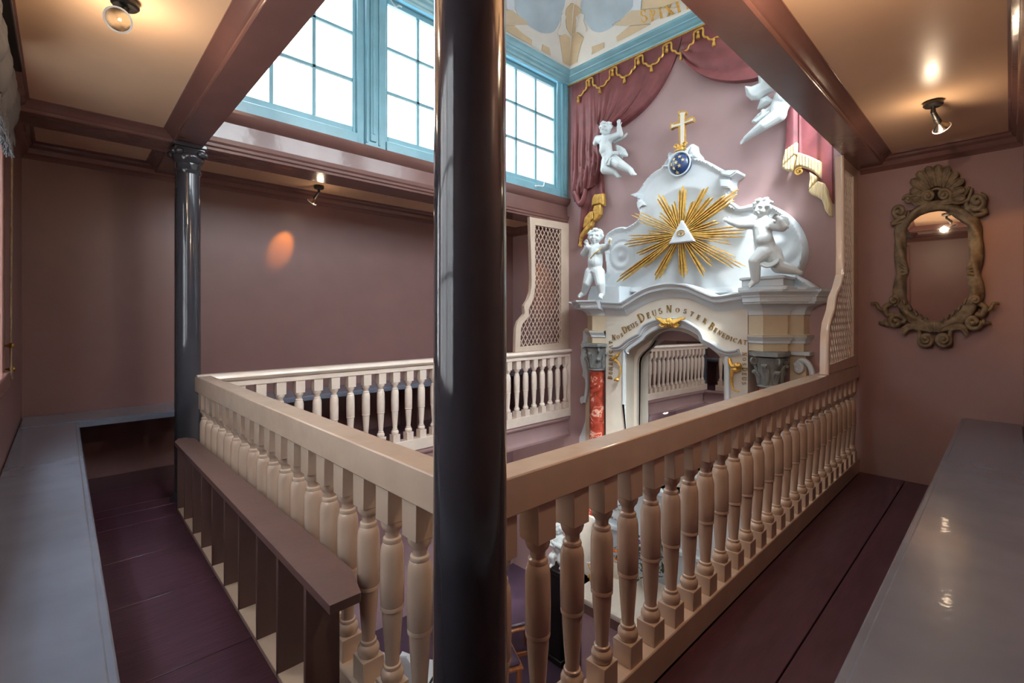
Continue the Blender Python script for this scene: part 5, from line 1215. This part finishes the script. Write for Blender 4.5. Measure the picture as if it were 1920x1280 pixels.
# ------------------------------------------------------------------ window bits
t = empty('window_ventilator', (2.93, 3.855, 2.93)); tag(t, 'round pinwheel ventilator in a pane of the middle window', 'ventilator')
MB().lathe([(.088,-.008), (.095,-.008), (.095,.008), (.088,.008)], 28, (0,0,0), (0,1,0)).ring([(.096*math.cos(a), .096*math.sin(a)) for a in [2*PI*i/28 for i in range(28)]], [(.082*math.cos(a), .082*math.sin(a)) for a in [2*PI*i/28 for i in range(28)]], 'y', -.008, .008).build('rim', 'stone', t) if False else MB().ring([(.096*math.cos(a), .096*math.sin(a)) for a in [2*PI*i/28 for i in range(28)]], [(.082*math.cos(a), .082*math.sin(a)) for a in [2*PI*i/28 for i in range(28)]], 'y', -.008, .008).build('rim', 'beige', t)
MB().lathe([(0,-.012), (.016,-.010), (.018,.006), (0,.008)], 14, (0,0,0), (0,1,0)).build('hub', 'black', t)
for i in range(10):
    a = 2*PI*i/10; MB().bar((.015*math.cos(a), 0, .015*math.sin(a)), (.084*math.cos(a+.25), 0, .084*math.sin(a+.25)), .006, .016, (math.cos(a+1.2), .8, math.sin(a+1.2))).build('blade', 'beige', t)
def catch(label, loc, pts):
    t = empty('window_catch', loc); tag(t, label, 'catch'); MB().tube(smooth_path(pts, 4), .007, 6).build('hook', 'white', t); MB().box(-.012, .012, -.004, .006, -.012, .012, .002).build('plate', 'white', t); return t
catch('white hook catch at the top of the middle window', (2.10, 3.79, 4.05), [(0,0,0), (-.01,-.03,.0), (.0,-.05,-.06), (.04,-.05,-.085), (.07,-.05,-.06), (.10,-.05,-.06)])
catch('white hook stay on the sill of the window nearest the altar', (3.98, 3.79, 2.74), [(0,0,0), (.02,-.03,.0), (.09,-.035,.01), (.11,-.035,.05), (.12,-.03,.075)])

# ------------------------------------------------------------------ the chapel floor below, seen between the balusters
t = empty('altar_table', (3.4, 2.10, LOW)); tag(t, 'white topped altar table below the gallery, with flowers on it', 'table')
MB().box(0, .72, 0, .68, .88, .925, .012).box(.015, .7, .015, .665, .855, .88, .006).build('table_top', 'stone', t); MB().box(.03, .69, .03, .65, .76, .855, .006).build('apron', 'rackin', t); MB().box(.06, .66, .06, .62, 0, .76, .006).build('table_body', 'lilac', t)
def bouquet(loc, label, n, seed, r, h, cols):
    rr = random.Random(seed); t = empty('flower_bouquet', loc); tag(t, label, 'flowers', 'flowers on the altar table')
    MB().lathe([(.05,0), (.065,.03), (.07,.10), (.05,.15), (.06,.17)], 16).build('vase', 'stone', t)
    m = MB()
    for i in range(n):
        a, q, z = rr.uniform(0, 6.28), rr.uniform(0, 1)**.6*r, rr.uniform(.12, h); c = Vector((q*math.cos(a), q*math.sin(a), z)); d = Vector((rr.uniform(-1,1), rr.uniform(-1,1), rr.uniform(-.3,1))).normalized(); s_ = d.cross(Vector((.3,.2,.9))).normalized()*.014
        vs = [m.bm.verts.new(p) for p in (c, c+d*.025+s_, c+d*.065, c+d*.025-s_)]; m.bm.faces.new(vs)
    m.build('foliage', 'leaf', t, 0, kind='stuff')
    for col, k in cols:
        for i in range(k):
            a, q, z = rr.uniform(0, 6.28), rr.uniform(.3, 1)*r*.8, rr.uniform(.6, 1.05)*h; mb = MB()
            for p in range(6): mb.ell((q*math.cos(a)+.014*math.cos(p), q*math.sin(a)+.014*math.sin(p), z), (.013,.013,.009), None, 6, 4)
            mb.build('flower', col, t)
    return t

bouquet((3.94, 2.30, LOW+.925), 'leafy bouquet with violet flowers on the altar table below', 260, 2, .16, .46, (('purpleflower', 16), ('white', 5)))
bouquet((3.92, 2.62, LOW+.925), 'small bunch of orange flowers on the altar table below', 60, 4, .07, .26, (('orangeflower', 7),))
t = empty('candelabrum', (3.56, 2.62, LOW+.925)); tag(t, 'curly gilt candelabrum on the altar table below the gallery', 'candelabrum')
MB().lathe([(.05,0), (.052,.01), (.02,.03), (.012,.06), (.02,.10), (.010,.14), (.018,.20), (.008,.24)], 14).build('stem', 'gold', t)
for s_ in (1, -1):
    MB().tube([Vector((0, s_*(.05+.045*(1-q/14)*math.cos(q)), .09+.05*(1-q/14)*math.sin(q))) for q in [.5*j for j in range(20)]], .007, 6).build('arm', 'gold', t)
    MB().tube(smooth_path([(0,0,.12), (0,s_*.06,.16), (0,s_*.09,.22)], 5), .007, 6).build('arm', 'gold', t); MB().lathe([(.012,0), (.018,.012), (.008,.014), (.008,.07)], 10, (0, s_*.09, .22)).build('candle', 'stone', t)
# black plinth with a little cherub
t = empty('plinth', (3.64, 3.13, LOW)); tag(t, 'tall black plinth on the chapel floor carrying a small cherub', 'plinth')
MB().box(-.10, .10, -.10, .10, 0, .06, .006).build('base', 'black', t); MB().box(-.08, .08, -.08, .08, .06, .88, .006).build('shaft', 'black', t); MB().box(-.10, .10, -.10, .10, .88, .93, .008).build('cap', 'black', t)
zc = LOW+.934; cx, cy = 3.64, 3.13
S = lambda x, y, z, r: (cx+x*.44, cy+y*.44, zc+z*.44, r*.44)
F = dict(head=S(-.02,.02,.86,.125), neck=S(0,0,.74,.06), chest=S(0,0,.62,.13), belly=S(-.02,0,.46,.14), hip=S(0,0,.34,.13), sl=S(0,.15,.65,.07), sr=S(0,-.15,.65,.07), el=S(-.1,.20,.50,.06), wl=S(-.2,.08,.52,.045), er=S(-.1,-.2,.5,.06), wr=S(-.2,-.04,.58,.045), hl=S(-.02,.07,.30,.10), kl=S(-.16,.10,.24,.08), al=S(-.12,.10,.06,.05), hr=S(-.02,-.07,.30,.10), kr=S(-.08,-.09,.18,.08), ar=S(-.02,-.09,.05,.05))
t = empty('cherub_statue', (cx, cy, zc)); tag(t, 'small white cherub with folded arms on the black plinth below', 'statue', 'white stucco cherubs'); ti = Matrix.Translation((-cx,-cy,-zc))
mb = MB(); torso(mb, F, (-1,-.2,0)); chain(mb, [F['sl'], F['el'], F['wl']]); chain(mb, [F['sr'], F['er'], F['wr']]); hand(mb, F['wl'][:3], (-.2,-1,.1), (0,0,1), .018); hand(mb, F['wr'][:3], (-.2,1,.3), (0,0,1), .018)
chain(mb, [F['hl'], F['kl'], F['al']]); chain(mb, [F['hr'], F['kr'], F['ar']]); foot(mb, F['al'][:3], (-1,.1,-.3), (0,0,1), .018); foot(mb, F['ar'][:3], (-1,-.1,-.3), (0,0,1), .018)
P_, m_, r_ = head(mb, F['head'][:3], F['head'][3], (-1,.2,-.25), (0,0,1)); curls(mb, P_, m_, r_, 15)
finish(mb, 'body', t, .006, inv=ti)
# wooden chairs
def chair(loc, rz, label):
    t = empty('wooden_chair', loc, rz); tag(t, label, 'chair', 'wooden chairs on the chapel floor')
    for x in (-.2, .2):
        MB().box(x-.02, x+.02, -.2, -.16, 0, .45, .003).build('leg', 'wood', t); MB().prism([(.16,0), (.2,0), (.24,.88), (.205,.88)], 'x', x-.02, x+.02).build('back_post', 'wood', t)
        MB().bar((x, -.17, .2), (x, .18, .2), .02, .03).build('stretcher', 'wood', t)
    MB().box(-.22, .22, -.22, .21, .43, .46, .008).build('seat', 'wood', t); MB().box(-.20, .20, -.20, .18, .46, .495, .014).build('cushion', 'lowfloor', t)
    for z in (.55, .68, .80): MB().box(-.2, .2, .205+(z-.45)*.05, .23+(z-.45)*.05, z, z+.055, .004).build('back_rail', 'wood', t)
chair((3.30, 3.42, LOW), math.radians(65), 'orange brown wooden chair with purple cushion below, beside the black plinth')
chair((2.75, 3.15, LOW), math.radians(65), 'orange brown wooden chair with purple cushion below, nearer the left railing')
def shell(loc, rz, label):
    t = empty('shell_chair', loc, rz); tag(t, label, 'chair', 'white shell chairs on the chapel floor')
    rows = []
    m = MB(); V = []
    for i in range(15):
        s_ = i/14; y, z = (.22-.44*min(1, s_*1.8), .44-.03*math.sin(min(1, s_*1.8)*PI)) if s_ < .55 else (-.22-.10*(s_-.55)/.45, .44+.40*(s_-.55)/.45)
        w = .21*(1-.35*max(0, (s_-.75)/.25)**2); V.append([(x*w, y, z+.02*x*x) for x in (-1,-.5,0,.5,1)])
    A = [[m.bm.verts.new(p) for p in r] for r in V]; B = [[m.bm.verts.new((p[0], p[1]-.008, p[2]-.012)) for p in r] for r in V]
    for i in range(14):
        for j in range(4): m.bm.faces.new((A[i][j], A[i][j+1], A[i+1][j+1], A[i+1][j])); m.bm.faces.new((B[i][j], B[i+1][j], B[i+1][j+1], B[i][j+1]))
        for j in (0, 4): m.bm.faces.new((A[i][j], A[i+1][j], B[i+1][j], B[i][j]))
    for j in range(4):
        for i in (0, 14): m.bm.faces.new((A[i][j], A[i][j+1], B[i][j+1], B[i][j]))
    m.build('shell', 'white', t, 60)
    for x in (-.2, .2): MB().tube(smooth_path([(x, .2, 0), (x, .17, .42), (x*.98, -.16, .42), (x, -.24, 0)], 5), .010, 8).build('leg_frame', 'black', t)
shell((2.12, 3.45, LOW), math.radians(-60), 'white shell chair on black legs below, seen through left balusters'); shell((1.75, 3.05, LOW), math.radians(-60), 'second white shell chair below, nearer to the left railing')
# wall socket of the lower wall, and added lamps that light the lower aisles
t = empty('socket_box', (4.0, 4.79, -1.30)); tag(t, 'small black socket on the lilac wall of the lower aisle', 'socket'); MB().box(-.04, .04, -.02, .008, -.06, .06, .006).build('cover', 'black', t); MB().ell((0,-.02,.02), (.01,.006,.01)).build('outlet', 'frame', t)
def fill_downlight(loc, lab):
    t = empty('fill_lamp', loc); tag(t, lab, 'lamp', 'added fill lamps under the galleries')
    MB().lathe([(0,0), (.09,0), (.10,-.02), (.09,-.03)], 20).build('rim', 'stone', t); MB().lathe([(.085,-.028), (.07,-.045), (0,-.05)], 20).build('diffuser', 'bulb2', t)
    ld = bpy.data.lights.new('lamp_light', 'POINT'); lo = bpy.data.objects.new('lamp_light', ld); COL.objects.link(lo); lo.parent = t; lo.location = (0,0,-.12); ld.energy = 14; ld.color = (1,.93,.86); ld.shadow_soft_size = .08
M['bulb2'] = emis('fill diffuser glow', (255,240,220), 4)
for l, w_ in (((1.2, 4.3, -.25), 'far gallery, at its left end'), ((3.4, 4.3, -.25), 'far gallery, near the altar wall'), ((.2, 2.0, -.25), 'left gallery'), ((3.2, .4, -.25), 'right gallery')): fill_downlight(l, 'added round fill lamp under the '+w_)
